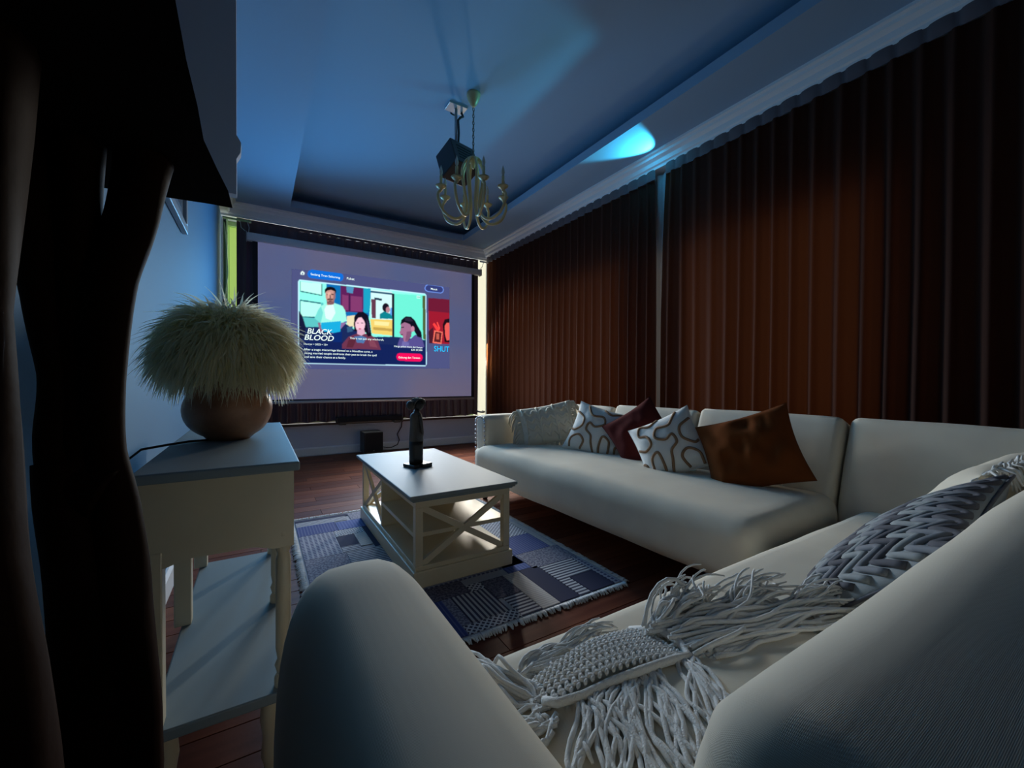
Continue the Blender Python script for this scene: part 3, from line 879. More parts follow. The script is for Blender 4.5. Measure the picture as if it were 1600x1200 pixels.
co = np.stack([GX.ravel()[used], np.full(len(used), -0.003), GZ.ravel()[used]], 1)
me.from_pydata(co.tolist(), [], remap[F_].tolist())
at = me.color_attributes.new('Col', 'FLOAT_COLOR', 'POINT')
flat = np.ones((len(used), 4), np.float32)
flat[:, :3] = img.reshape(-1, 3)[used]
at.data.foreach_set('color', flat.ravel())
me.materials.append(MATS['projected_picture'])
still = bpy.data.objects.new('projected_still', me)
C.objects.link(still)
still.parent = scr


def writing(body, a, b, color, shear=0.0, weight=0.0, height=None):
    cu = bpy.data.curves.new('caption_text', 'FONT')
    cu.body = body
    cu.size = 1.0
    cu.shear = shear
    cu.offset = weight
    tmp = bpy.data.objects.new('tmp', cu)
    C.objects.link(tmp)
    dg = bpy.context.evaluated_depsgraph_get()
    me = bpy.data.meshes.new_from_object(tmp.evaluated_get(dg))
    bpy.data.objects.remove(tmp)
    me.name = 'caption_text'
    xs = [v.co.x for v in me.vertices]
    ys = [v.co.y for v in me.vertices]
    sx = (b[0] - a[0]) / (max(xs) - min(xs))
    sy = sx if height is None else height / max(ys)
    x0 = min(xs)
    for v in me.vertices:
        v.co = Vector((a[0] + (v.co.x - x0) * sx, -0.0045, (a[1] + b[1]) / 2 + v.co.y * sy))
    me.materials.clear()
    me.materials.append(MATS['projected_picture'])
    at = me.color_attributes.new('Col', 'FLOAT_COLOR', 'POINT')
    for d in at.data:
        d.color = (*lin(color), 1)
    ob = bpy.data.objects.new('caption_text', me)
    C.objects.link(ob)
    ob.parent = scr
    return ob


for body, a, b, color in WRITING:
    big = body in ('BLACK', 'BLOOD')
    writing(body, a, b, color, 0.22 if big else 0.0, 0.012 if (big or body == 'SHUT') else 0.008, 0.062 if big else (0.075 if body == 'SHUT' else None))

# ---------------------------------------------------------------- sofa along the curtains
sa = thing('upholstered_sofa', 'long cream sofa in front of the brown curtains, holding five cushions', 'sofa', (1.445, 0.76, 0), math.radians(2.0))
MB().soft((0.02, 0.0, 0.185), (0.78, 2.07, 0.445), 0.075, (14, 30, 12), (0.012, 0.006, 0.012), wob=0.006, seed=1).build('seat', 'sofa_fabric', sa, smooth=True)
MB().soft((0.10, 0.02, 0.17), (0.98, 2.20, 0.40), 0.03, 8).build('base', 'sofa_fabric', sa, smooth=True)
for k, (y0, y1, h) in enumerate(((0.025, 0.745, 0.790), (0.755, 1.41, 0.775), (1.42, 2.06, 0.755))):
    M = Matrix.Translation((0.72, 0, 0.40)) @ Matrix.Rotation(math.radians(21), 4, 'Y')
    L = (h - 0.40) / math.cos(math.radians(21))
    b = MB().soft((0.0, y0, -0.06), (0.15, y1, L), 0.035, (10, 16, 14), (0.012, 0.0, 0.004), M=M, wob=0.004, seed=k + 3).build('back_cushion', 'sofa_fabric', sa, smooth=True)
    # welt seam along the top front edge
    pts = [tuple(M @ Vector((0.012, y0 + 0.03 + (y1 - y0 - 0.06) * i / 8, L - 0.012))) for i in range(9)]
    MB().tube(pts, 0.004, 6).build('piping', 'sofa_fabric', b, smooth=True)
arm = MB().soft((0.13, 2.07, 0.12), (0.97, 2.245, 0.665), 0.055, (14, 10, 14), (0.0, 0.006, 0.0)).build('arm', 'sofa_fabric', sa, smooth=True)
nail = MB().ball((0, 0, 0), (0.006, 0.0105, 0.0105), 8, 5).build('nailhead', 'nail_metal', arm, smooth=True)
spots = [(2.085, 0.18 + i * 0.036) for i in range(12)] + [(2.230, 0.18 + i * 0.036) for i in range(12)]
spots += [(2.1575 + 0.070 * math.cos(a), 0.607 + 0.042 * math.sin(a)) for a in [math.pi * i / 8 for i in range(9)]]
for k, (yy, zz) in enumerate(spots):
    o = nail if k == 0 else nail.copy()
    if k:
        C.objects.link(o)
        o.parent = arm
    o.location = (0.132, yy, zz)
for (lx, ly) in ((0.16, 0.12), (0.16, 2.12), (0.9, 0.12), (0.9, 2.12)):
    MB().lathe([(0.018, 0.0), (0.03, 0.17), (0.032, 0.20)], 12, Matrix.Translation((lx, ly, 0))).build('leg', 'sofa_leg', sa, smooth=True)

# ---------------------------------------------------------------- sofa in the foreground
sb = thing('upholstered_sofa', 'cream corner sofa in the foreground with a big rounded arm and fringed cushions', 'sofa', (0, 0, 0))
MB().soft((0.20, 0.06, 0.185), (2.16, 0.705, 0.425), 0.065, (40, 16, 12), (0.0, 0.010, 0.008), wob=0.006, seed=7).build('seat', 'sofa_fabric', sb, smooth=True)
MB().soft((0.14, -0.24, 0.16), (2.44, 0.62, 0.36), 0.03, 8).build('base', 'sofa_fabric', sb, smooth=True)
Mb = Matrix.Translation((0, 0.225, 0.432)) @ Matrix.Rotation(math.radians(13), 4, 'X')
MB().soft((0.200, -0.30, -0.12), (2.40, 0.0, 0.362), 0.05, (44, 14, 14), (0.0, 0.010, 0.012), M=Mb, wob=0.006, seed=9).build('back', 'sofa_fabric', sb, smooth=True)
Mc = Matrix.Translation((2.19, 0, 0.39)) @ Matrix.Rotation(math.radians(19), 4, 'Y')
MB().soft((0.0, 0.10, -0.10), (0.15, 0.805, 0.425), 0.04, (10, 16, 14), (0.014, 0.0, 0.004), M=Mc, wob=0.004, seed=5).build('back_cushion', 'sofa_fabric', sb, smooth=True)
# rounded arm, swelling towards the front
vs, fs = [], []
NA, NR_ = 40, 40
for i in range(NA + 1):
    t = i / NA
    yy = -0.22 + 0.92 * t
    # the front end rolls over
    e = max(0.0, (t - 0.80) / 0.20)
    drop = 0.085 * (1 - math.sqrt(max(0, 1 - min(e, 1.0) ** 2.2)))
    shr = 1 - 0.14 * (1 - math.sqrt(max(0, 1 - min(e, 1.0) ** 3)))
    for k in range(NR_):
        a = 2 * math.pi * k / NR_
        ca, sa_ = math.cos(a), math.sin(a)
        ex = 0.62 if sa_ > 0 else 0.25
        x = 0.120 + 0.106 * shr * math.copysign(abs(ca) ** ex, ca)
        z = 0.40 + (0.298 * math.copysign(abs(sa_) ** (0.80 if sa_ > 0 else 0.3), sa_) if sa_ > 0 else -0.30 * abs(sa_) ** 0.3)
        z = z - drop * max(0, sa_)
        vs.append((x, yy, z))
for i in range(NA):
    for k in range(NR_):
        k2 = (k + 1) % NR_
        fs.append((i * NR_ + k, i * NR_ + k2, (i + 1) * NR_ + k2, (i + 1) * NR_ + k))
fs.append(tuple(range(NR_)))
fs.append(tuple(NA * NR_ + k for k in range(NR_)))
MB().add(vs, fs).build('arm', 'sofa_fabric', sb, auto=50)
for (lx, ly) in ((0.12, 0.55), (2.1, 0.55), (0.12, -0.18), (2.3, -0.18)):
    MB().lathe([(0.018, 0.0), (0.03, 0.15), (0.032, 0.18)], 12, Matrix.Translation((lx, ly, 0))).build('leg', 'sofa_leg', sb, smooth=True)


# ---------------------------------------------------------------- cushions
def frame_matrix(center, xdir, ydir):
    x = Vector(xdir).normalized()
    y_ = Vector(ydir)
    y_ = (y_ - x * y_.dot(x)).normalized()
    z = x.cross(y_)
    M = Matrix((x, y_, z)).transposed().to_4x4()
    M.translation = Vector(center)
    return M


class Cushion:
    def __init__(self, name, label, center, xdir, ydir, w, h, t, m, seed, group='cushions on the sofas', wr=0.010, n=26, sag=0.0):
        self.M = frame_matrix(center, xdir, ydir)
        self.w, self.h, self.t, self.seed, self.wr, self.sag = w, h, t, seed, wr, sag
        self.root = bpy.data.objects.new(name, None)
        C.objects.link(self.root)
        self.root.empty_display_size = 0.1
        self.root.matrix_world = self.M
        tag(self.root, label, 'cushion', group)
        vs, fs = [], []
        ids = {}
        for side in (1, -1):
            for i in range(n + 1):
                for j in range(n + 1):
                    if side == -1 and (i in (0, n) or j in (0, n)):
                        ids[(side, i, j)] = ids[(1, i, j)]
                        continue
                    ids[(side, i, j)] = len(vs)
                    u, v = math.sin(math.pi / 2 * (2 * i / n - 1)), math.sin(math.pi / 2 * (2 * j / n - 1))
                    vs.append(self.S(u, v, side))
        for side in (1, -1):
            for i in range(n):
                for j in range(n):
                    q = [ids[(side, i, j)], ids[(side, i + 1, j)], ids[(side, i + 1, j + 1)], ids[(side, i, j + 1)]]
                    fs.append(tuple(q) if side == 1 else tuple(reversed(q)))
        self.body = MB().add(vs, fs).build('cover', m, self.root, smooth=True)

    def S(self, u, v, side=1, off=0.0):
        x = self.w / 2 * u * (1 - 0.09 * (1 - v * v))
        y_ = self.h / 2 * v * (1 - 0.09 * (1 - u * u))
        a = max(0, 1 - abs(u) ** 2.4) * max(0, 1 - abs(v) ** 2.4)
        z = side * (self.t / 2 * a ** 0.55 + off)
        wn = noise.noise(Vector((u * 2.2 + self.seed, v * 2.2, side * 3.0))) + 0.6 * noise.noise(Vector((u * 5 + self.seed, v * 1.5, 8.0)))
        z += self.wr * wn * min(1, a * 3)
        z -= self.sag * (u * u + v * v)
        return Vector((x, y_, z))

    def line(self, pts, r, name, m, flat=0.6, closed=False):
        """cord laid on the front face through (u,v) control points, smoothed"""
        P = [Vector((p[0], p[1])) for p in pts]
        out = []
        n = len(P)
        for i in range(n - 1):
            p0, p1, p2, p3 = P[max(i - 1, 0)], P[i], P[i + 1], P[min(i + 2, n - 1)]
            for k in range(6):
                t = k / 6
                q = 0.5 * ((2 * p1) + (-p0 + p2) * t + (2 * p0 - 5 * p1 + 4 * p2 - p3) * t * t + (-p0 + 3 * p1 - 3 * p2 + p3) * t ** 3)
                out.append(q)
        out.append(P[-1])
        pts3 = [self.S(max(-0.97, min(0.97, q.x)), max(-0.97, min(0.97, q.y)), 1, 0.001) for q in out]
        return MB().tube(pts3, r, 6, flat=flat).build(name, m, self.root, smooth=True)

    def piping(self, m, r=0.003):
        pts = []
        for (a, b) in (((-1, -1), (1, -1)), ((1, -1), (1, 1)), ((1, 1), (-1, 1)), ((-1, 1), (-1, -1))):
            for k in range(10):
                t = k / 10
                pts.append(self.S(a[0] + (b[0] - a[0]) * t, a[1] + (b[1] - a[1]) * t, 1))
        pts.append(pts[0])
        MB().tube(pts, r, 6).build('seam', m, self.root, smooth=True)

    def fringe(self, edge, count, length, m, seed, r=0.0035, name='fringe', droop=(0, 0, -1), spread=0.02, a0=-0.95, a1=0.95):
        """yarn strands hanging from one edge, joined: nobody could count them"""
        rng = random.Random(seed)
        mb = MB()
        down = (self.M.to_3x3().inverted() @ Vector(droop)).normalized()
        for k in range(count):
            s = a0 + (a1 - a0) * (k + 0.5 * rng.random()) / count
            u, v = {'l': (-1, s), 'r': (1, s), 't': (s, 1), 'b': (s, -1)}[edge]
            p = self.S(u, v)
            outd = Vector({'l': (-1, 0, 0), 'r': (1, 0, 0), 't': (0, 1, 0), 'b': (0, -1, 0)}[edge])
            L = length * rng.uniform(0.7, 1.15)
            jit = Vector((rng.uniform(-1, 1), rng.uniform(-1, 1), rng.uniform(-1, 1))) * spread
            pts = [p - outd * 0.01, p + outd * L * 0.25 + jit * 0.2, p + outd * L * 0.45 + down * L * 0.3 + jit * 0.7, p + outd * L * 0.5 + down * L * 0.75 + jit]
            mb.tube(pts, [r, r, r, r * 0.6], 5)
        o = mb.build(name, m, self.root, smooth=True)
        o['kind'] = 'stuff'
        return o


# lean direction of the back of the curtain sofa
back_up = Vector((0.36, 0.0, 0.93))
def lean_cushion(name, label, base, yaw, roll, w, h, t, m, seed, tilt=24, **kw):
    """cushion leaning against the curtain sofa's back. Front face looks towards -X and the camera (yaw turns it), roll turns it in its own plane"""
    n = Vector((-math.cos(math.radians(yaw)), -math.sin(math.radians(yaw)), 0))
    n = (n * math.cos(math.radians(tilt)) + Vector((0, 0, 1)) * math.sin(math.radians(tilt))).normalized()
    xd = Vector((0, 0, 1)).cross(n).normalized()
    yd = n.cross(xd)
    R = Matrix.Rotation(math.radians(roll), 3, n)
    return Cushion(name, label, base, R @ xd, R @ yd, w, h, t, m, seed, **kw)


# macrame cushion by the arm
c1 = lean_cushion('macrame_cushion', 'cream macrame cushion with tassels leaning on the sofa arm', (1.93, 2.60, 0.60), 55, 12, 0.44, 0.34, 0.13, 'pillow_cream', 2, tilt=28)
for v0 in (-0.6, -0.2, 0.2, 0.6):
    zig = []
    for k in range(13):
        zig.append((-0.9 + 1.8 * k / 12, v0 + (0.10 if k % 2 else -0.10)))
    c1.line(zig, 0.011, 'knotted_cord', 'pillow_cream', flat=0.9)
for u0 in (-0.85, -0.3, 0.3, 0.85):
    c1.line([(u0, -0.92), (u0 + 0.03, 0), (u0, 0.92)], 0.011, 'knotted_cord', 'pillow_cream', flat=0.9)
c1.fringe('r', 46, 0.11, 'pillow_cream', 1, r=0.006)
c1.fringe('l', 46, 0.11, 'pillow_cream', 2, r=0.006)
c1.fringe('b', 40, 0.05, 'pillow_cream', 3, r=0.006)

squig = [
    [(-0.95, 0.55), (-0.6, 0.35), (-0.55, 0.0), (-0.8, -0.25), (-0.95, -0.2)],
    [(-0.75, -0.95), (-0.8, -0.6), (-0.55, -0.4), (-0.3, -0.6), (-0.35, -0.95)],
    [(-0.6, 0.95), (-0.3, 0.55), (0.1, 0.6), (0.25, 0.3), (-0.05, 0.1), (-0.3, 0.2), (-0.35, -0.1), (-0.1, -0.3), (0.0, -0.6), (0.15, -0.95)],
    [(0.0, 0.95), (0.3, 0.8), (0.6, 0.9), (0.75, 0.6), (0.5, 0.45), (0.45, 0.15), (0.7, 0.0), (0.95, 0.15)],
    [(0.35, -0.95), (0.3, -0.6), (0.35, -0.2), (0.6, -0.3), (0.65, -0.6), (0.62, -0.95)],
    [(0.97, -0.3), (0.85, -0.45), (0.88, -0.75), (0.97, -0.85)],
]
c2 = lean_cushion('squiggle_cushion', 'white cushion with brown squiggles, half covered by a maroon one', (2.02, 2.13, 0.585), 28, -14, 0.42, 0.36, 0.13, 'pillow_white', 5)
for q in squig:
    c2.line(q, 0.0085, 'tufted_line', 'tuft_brown')
c2.piping('pillow_white')
c3 = lean_cushion('velvet_cushion', 'dark maroon velvet cushion standing on its corner between the squiggle cushions', (2.06, 1.80, 0.605), 22, 38, 0.37, 0.37, 0.13, 'velvet_maroon', 8, wr=0.014)
c3.piping('velvet_maroon')
c4 = lean_cushion('squiggle_cushion', 'white cushion with brown squiggles beside the rust velvet one', (1.985, 1.52, 0.575), 20, 30, 0.37, 0.37, 0.14, 'pillow_white', 9)
for q in squig:
    c4.line([(-a, b) for a, b in q], 0.0085, 'tufted_line', 'tuft_brown')
c4.piping('pillow_white')
c5 = lean_cushion('velvet_cushion', 'rust brown velvet cushion nearest the corner of the two sofas', (2.07, 1.115, 0.600), 14, 22, 0.44, 0.39, 0.15, 'velvet_rust', 14, wr=0.024)
c5.piping('velvet_rust')

# zigzag cushion on the foreground sofa
c6 = Cushion('zigzag_cushion', 'grey cushion with raised dark zigzag bands in the foreground', (1.16, 0.315, 0.575), (1, 0.06, 0.08), (0.15, 0.62, -0.62), 0.56, 0.40, 0.13, 'zig_light', 3, wr=0.006)
for k, v0 in enumerate([-0.95 + 0.17 * i for i in range(12)]):
    zig = []
    for q in range(17):
        zig.append((-0.96 + 1.92 * q / 16, v0 + (0.13 if q % 2 else -0.13)))
    pts = []
    for a, b in zip(zig[:-1], zig[1:]):
        for s in range(4):
            t = s / 4
            pts.append((a[0] + (b[0] - a[0]) * t, a[1] + (b[1] - a[1]) * t))
    pts3 = [c6.S(p[0], max(-0.97, min(0.97, p[1])), 1, 0.001) for p in pts]
    MB().tube(pts3, 0.0085, 6, flat=0.75).build('zigzag_band', ('zig_dark', 'zig_mid', 'zig_light')[k % 3], c6.root, smooth=True)
c6.piping('zig_dark', 0.0035)

# fluffy macrame cushion in the corner
c7 = Cushion('macrame_cushion', 'pale fringed cushion in the sofa corner behind the zigzag one', (1.84, 0.33, 0.575), (0.85, -0.2, 0.12), (-0.1, -0.55, 0.75), 0.46, 0.42, 0.15, 'pillow_cream', 6)
for v0 in (-0.5, 0.0, 0.5):
    c7.line([(-0.9 + 1.8 * k / 12, v0 + (0.12 if k % 2 else -0.12)) for k in range(13)], 0.006, 'knotted_cord', 'yarn')
c7.fringe('t', 90, 0.07, 'yarn', 11, spread=0.035)
c7.fringe('l', 70, 0.09, 'yarn', 12, spread=0.03)
c7.fringe('b', 60, 0.10, 'yarn', 13, spread=0.03)
c7.fringe('r', 50, 0.07, 'yarn', 14, spread=0.03)

# big crocheted cushion in the foreground
c8 = Cushion('crochet_cushion', 'cream crocheted cushion with long loose yarn tassels beside the rounded arm', (0.56, 0.33, 0.485), (1, 0.03, 0.02), (-0.05, 1, -0.10), 0.60, 0.40, 0.13, 'pillow_cream', 17, wr=0.004)
Mi = c8.M.inverted()


def c8_local(x, y, z):
    return Mi @ Vector((x, y, z))


def c8_top(x, y):
    """height of the cushion top at world x,y (approx.)"""
    p = Mi @ Vector((x, y, 0.5))
    u, v = max(-1, min(1, p.x / (c8.w / 2))), max(-1, min(1, p.y / (c8.h / 2)))
    return (c8.M @ c8.S(u, v, 1)).z


# crocheted panel: rows of interlocked stitches
cp = MB()
quad = [(0.335, 0.445), (0.365, 0.535), (0.555, 0.515), (0.53, 0.375)]
NX, NY = 21, 13
for i in range(NX):
    for j in range(NY):
        s, t = i / (NX - 1), j / (NY - 1)
        bx = (quad[0][0] * (1 - s) + quad[3][0] * s) * (1 - t) + (quad[1][0] * (1 - s) + quad[2][0] * s) * t
        by = (quad[0][1] * (1 - s) + quad[3][1] * s) * (1 - t) + (quad[1][1] * (1 - s) + quad[2][1] * s) * t
        zz = max(c8_top(bx, by), 0.47) + 0.004 + 0.012 * math.sin(math.pi * s)
        for q in (-1, 1):
            a = math.radians(35 * q * (1 if j % 2 else -1))
            M = Matrix.Translation(c8_local(bx, by + q * 0.0022, zz)) @ Matrix.Rotation(a, 4, 'Z')
            cp.ball((0, 0, 0), (0.0068, 0.0032, 0.0040), 6, 4, M)
panel = cp.build('crochet_panel', 'yarn', c8.root, smooth=True)
panel['kind'] = 'stuff'
# thick rolled border of the panel
border = [(0.332, 0.452), (0.338, 0.43), (0.37, 0.415), (0.41, 0.405), (0.45, 0.388), (0.50, 0.378), (0.535, 0.372), (0.55, 0.40), (0.562, 0.45), (0.565, 0.51)]
pts = [c8_local(x, y, max(c8_top(x, y), 0.465) + 0.007 + 0.003 * math.sin(k * 1.9)) for k, (x, y) in enumerate(border)]
MB().tube(pts, 0.0062, 8).build('rolled_border', 'yarn', c8.root, smooth=True)


def yarn_bundle(name, start, end, n, seed, spread0, spread1, arch, r=0.0034, sag=0.0, loop=0.0, zmin=None):
    rng = random.Random(seed)
    mb = MB()
    for k in range(n):
        s = Vector(start) + Vector([rng.uniform(-1, 1) * spread0[i] for i in range(3)])
        e = Vector(end) + Vector([rng.uniform(-1, 1) * spread1[i] for i in range(3)])
        side = Vector((rng.uniform(-1, 1), rng.uniform(-1, 1), 0)) * 0.02
        a = arch * rng.uniform(0.4, 1.2)
        pts = []
        ph = rng.uniform(0, 6.28)
        for i in range(10):
            t = i / 9
            p = s.lerp(e, t) + Vector((0, 0, a * math.sin(math.pi * t) ** 0.8)) + side * math.sin(math.pi * t)
            p += Vector((math.sin(ph + t * 7), math.cos(ph * 1.3 + t * 6), 0.4 * math.sin(ph + t * 9))) * 0.006
            if loop:
                p += Vector((-loop * t * t * 0.0, loop * math.sin(math.pi * t) * rng.uniform(0.2, 1), 0))
            fl = 0.447 if p.y > 0.1 else 0.44
            top = max(fl, c8_top(p.x, p.y) - 0.006 if 0.27 < p.x < 0.85 and 0.14 < p.y < 0.52 else fl)
            if p.z < top + 0.004:
                p.z = top + 0.004 + 0.006 * abs(math.sin(ph + i))
            pts.append(Mi @ p)
        mb.tube(pts, [r] * 9 + [r * 0.6], 6)
    o = mb.build(name, 'yarn', c8.root, smooth=True)
    return o


# strands swept to the right of the panel, loose ends frayed upwards
yarn_bundle('tassel', (0.55, 0.41, 0.545), (0.79, 0.37, 0.53), 40, 1, (0.012, 0.045, 0.008), (0.07, 0.045, 0.015), 0.020)
yarn_bundle('tassel', (0.565, 0.385, 0.54), (0.88, 0.33, 0.53), 38, 2, (0.012, 0.04, 0.008), (0.07, 0.04, 0.02), 0.014)
yarn_bundle('tassel', (0.555, 0.455, 0.53), (0.67, 0.455, 0.52), 16, 3, (0.01, 0.02, 0.006), (0.03, 0.02, 0.02), 0.055)
yarn_bundle('tassel', (0.70, 0.42, 0.53), (0.84, 0.42, 0.55), 46, 4, (0.05, 0.03, 0.01), (0.07, 0.045, 0.02), 0.015, r=0.0022)
yarn_bundle('tassel', (0.61, 0.46, 0.53), (0.71, 0.475, 0.56), 40, 14, (0.05, 0.02, 0.01), (0.05, 0.03, 0.02), 0.02, r=0.0020)
yarn_bundle('tassel', (0.86, 0.36, 0.53), (0.95, 0.32, 0.545), 34, 5, (0.06, 0.03, 0.01), (0.05, 0.03, 0.02), 0.018, r=0.0022)
# strands hanging from the near edge of the panel towards the back of the sofa
yarn_bundle('tassel', (0.46, 0.385, 0.52), (0.37, 0.24, 0.49), 16, 6, (0.02, 0.012, 0.006), (0.03, 0.03, 0.01), 0.012)
yarn_bundle('tassel', (0.43, 0.40, 0.51), (0.33, 0.29, 0.475), 14, 7, (0.02, 0.012, 0.006), (0.03, 0.04, 0.01), 0.02)
yarn_bundle('tassel', (0.53, 0.375, 0.53), (0.43, 0.24, 0.52), 12, 8, (0.015, 0.01, 0.006), (0.02, 0.03, 0.01), 0.006)
yarn_bundle('tassel', (0.38, 0.41, 0.50), (0.30, 0.33, 0.47), 12, 9, (0.02, 0.012, 0.006), (0.02, 0.03, 0.01), 0.025)
# fringe along the arm and the front edge
yarn_bundle('tassel', (0.335, 0.47, 0.49), (0.295, 0.60, 0.475), 16, 10, (0.01, 0.02, 0.006), (0.015, 0.03, 0.01), 0.018)
yarn_bundle('tassel', (0.325, 0.43, 0.485), (0.275, 0.47, 0.47), 12, 11, (0.01, 0.03, 0.006), (0.012, 0.06, 0.01), 0.02)
yarn_bundle('tassel', (0.38, 0.545, 0.48), (0.48, 0.565, 0.475), 18, 12, (0.03, 0.006, 0.004), (0.04, 0.008, 0.004), 0.006)
yarn_bundle('tassel', (0.44, 0.56, 0.48), (0.53, 0.545, 0.50), 14, 13, (0.03, 0.006, 0.004), (0.03, 0.012, 0.008), 0.008, r=0.0024)
knot = [(0.545, 0.395, 0.54), (0.56, 0.385, 0.545), (0.60, 0.375, 0.55), (0.64, 0.365, 0.55), (0.655, 0.36, 0.545), (0.62, 0.31, 0.535), (0.60, 0.26, 0.525)]
MB().tube([c8_local(*p) for p in knot], [0.008, 0.009, 0.008, 0.008, 0.007, 0.004, 0.003], 8).build('knotted_cord', 'yarn', c8.root, smooth=True)

# ---------------------------------------------------------------- coffee table
ct = thing('coffee_table', 'white coffee table with crossed end braces on the blue rug', 'table', (0.84, 2.33, 0.012))
tx0, tx1, ty0, ty1, th = -0.28, 0.275, -0.58, 0.58, 0.423
bx0, bx1, by0, by1 = tx0 + 0.035, tx1 - 0.03, ty0 + 0.03, ty1 - 0.03
top = MB()
for (ins, z0, z1) in ((0.0, th - 0.016, th), (0.008, th - 0.026, th - 0.016), (0.018, th - 0.034, th - 0.026)):
    top.bbox((tx0 + ins, ty0 + ins, z0), (tx1 - ins, ty1 - ins, z1), 0.004)
top.build('table_top', 'table_white', ct)
MB().bbox((bx0, by0, th - 0.065), (bx1, by1, th - 0.034), 0.002).build('apron', 'cream_paint', ct)
MB().bbox((bx0 - 0.012, by0 - 0.012, 0.0), (bx1 + 0.012, by1 + 0.012, 0.075), 0.004).build('plinth', 'cream_paint', ct)
MB().bbox((bx0, by0, 0.075), (bx1, by1, 0.095), 0.002).build('bottom_board', 'cream_paint', ct)
lw = 0.035
for (x, y) in ((bx0, by0), (bx1 - lw, by0), (bx0, by1 - lw), (bx1 - lw, by1 - lw)):
    MB().bbox((x, y, 0.095), (x + lw, y + lw, th - 0.065), 0.002).build('leg', 'cream_paint', ct)
dv = 0.05
MB().bbox((bx0 + 0.002, dv, 0.095), (bx1 - 0.002, dv + 0.018, th - 0.065), 0.002).build('divider', 'cream_paint', ct)
MB().bbox((bx0 + 0.004, by0 + 0.03, 0.215), (bx1 - 0.004, dv, 0.235), 0.002).build('shelf', 'cream_paint', ct)


def brace(p, q, wdt, thick, axis):
    p, q = Vector(p), Vector(q)
    d = (q - p).normalized()
    nrm = Vector((0, 1, 0)) if axis == 'y' else Vector((1, 0, 0))
    s = d.cross(nrm).normalized() * wdt / 2
    nn = nrm * thick / 2
    vs = [p - s - nn, p + s - nn, q + s - nn, q - s - nn, p - s + nn, p + s + nn, q + s + nn, q - s + nn]
    return MB().add(vs, [(0, 3, 2, 1), (4, 5, 6, 7), (0, 1, 5, 4), (1, 2, 6, 5), (2, 3, 7, 6), (3, 0, 4, 7)])


z0, z1 = 0.098, th - 0.068
for yy in (by0 + 0.018, by1 - 0.018):
    brace((bx0 + lw, yy, z0), (bx1 - lw, yy, z1), 0.028, 0.016, 'y').build('cross_brace', 'cream_paint', ct)
    brace((bx0 + lw, yy + 0.001, z1), (bx1 - lw, yy + 0.001, z0), 0.028, 0.0165, 'y').build('cross_brace', 'cream_paint', ct)
for xx in (bx0 + 0.018, bx1 - 0.018):
    brace((xx, dv + 0.02, z0), (xx, by1 - lw, z1), 0.028, 0.016, 'x').build('cross_brace', 'cream_paint', ct)
    brace((xx + 0.001, dv + 0.02, z1), (xx + 0.001, by1 - lw, z0), 0.028, 0.0165, 'x').build('cross_brace', 'cream_paint', ct)

# ---------------------------------------------------------------- carved figure on the table
st = thing('carved_figure', 'dark wooden figurine in a long dress standing on the coffee table', 'figurine', (0.79, 2.35, 0.4355), math.radians(20))
MB().bbox((-0.055, -0.05, 0.0), (0.03, 0.055, 0.018), 0.003).bbox((-0.005, -0.065, 0.0), (0.065, 0.03, 0.022), 0.003).build('plinth', 'carved_dark', st)
def oval_rings(rows, seg=20):
    mb = MB()
    vs, fs = [], []
    for (z, rx, ry, ox, oy) in rows:
        for k in range(seg):
            a = 2 * math.pi * k / seg
            fold = 1 + 0.05 * math.cos(5 * a) * (1 if z < 0.25 else 0.2)
            vs.append((ox + rx * fold * math.cos(a), oy + ry * fold * math.sin(a), z))
    for i in range(len(rows) - 1):
        for k in range(seg):
            k2 = (k + 1) % seg
            fs.append((i * seg + k, i * seg + k2, (i + 1) * seg + k2, (i + 1) * seg + k))
    fs.append(tuple(range(seg)))
    fs.append(tuple((len(rows) - 1) * seg + k for k in range(seg)))
    return mb.add(vs, fs)
oval_rings([(0.015, 0.042, 0.036, 0, 0), (0.06, 0.042, 0.035, 0, 0), (0.12, 0.044, 0.035, 0, 0), (0.155, 0.044, 0.035, 0, 0)]).build('skirt', 'carved_dark', st, smooth=True)
oval_rings([(0.150, 0.0445, 0.036, 0, 0), (0.20, 0.041, 0.034, 0, 0), (0.25, 0.038, 0.031, -0.001, 0), (0.285, 0.040, 0.030, -0.002, 0), (0.305, 0.036, 0.026, -0.003, 0), (0.318, 0.020, 0.018, 0.0, 0), (0.335, 0.015, 0.015, 0.004, 0)]).build('body', 'carved_wood', st, smooth=True)
for s in (-1, 1):
    MB().tube([(0.0, s * 0.030, 0.30), (0.006, s * 0.036, 0.25), (0.016, s * 0.032, 0.20), (0.030, s * 0.014, 0.175)], [0.011, 0.010, 0.009, 0.008], 8).build('arm', 'carved_wood', st, smooth=True)
hd = MB().ball((0.012, 0.0, 0.362), (0.036, 0.030, 0.034), 16, 10)
hd.ball((0.046, 0.0, 0.352), (0.008, 0.006, 0.010), 8, 5)
head = hd.build('head', 'carved_dark', st, smooth=True)
hr = MB().ball((-0.044, 0.0, 0.362), (0.024, 0.024, 0.027), 12, 8)
for k in range(5):
    a = math.radians(-40 + 20 * k)
    hr.tube([(0.045 * math.cos(t) * 0.9 + 0.008, 0.032 * math.sin(a) * (1 + 0.2 * math.sin(t)), 0.362 + 0.038 * math.sin(t) * math.cos(a * 0.6)) for t in [math.pi * i / 8 for i in range(9)]], 0.005, 6)
hr.build('hair', 'carved_wood', head, smooth=True)
MB().ball((0.01, 0, 0.402), 0.006, 8, 5).build('hair_pin', 'carved_dark', head, smooth=True)

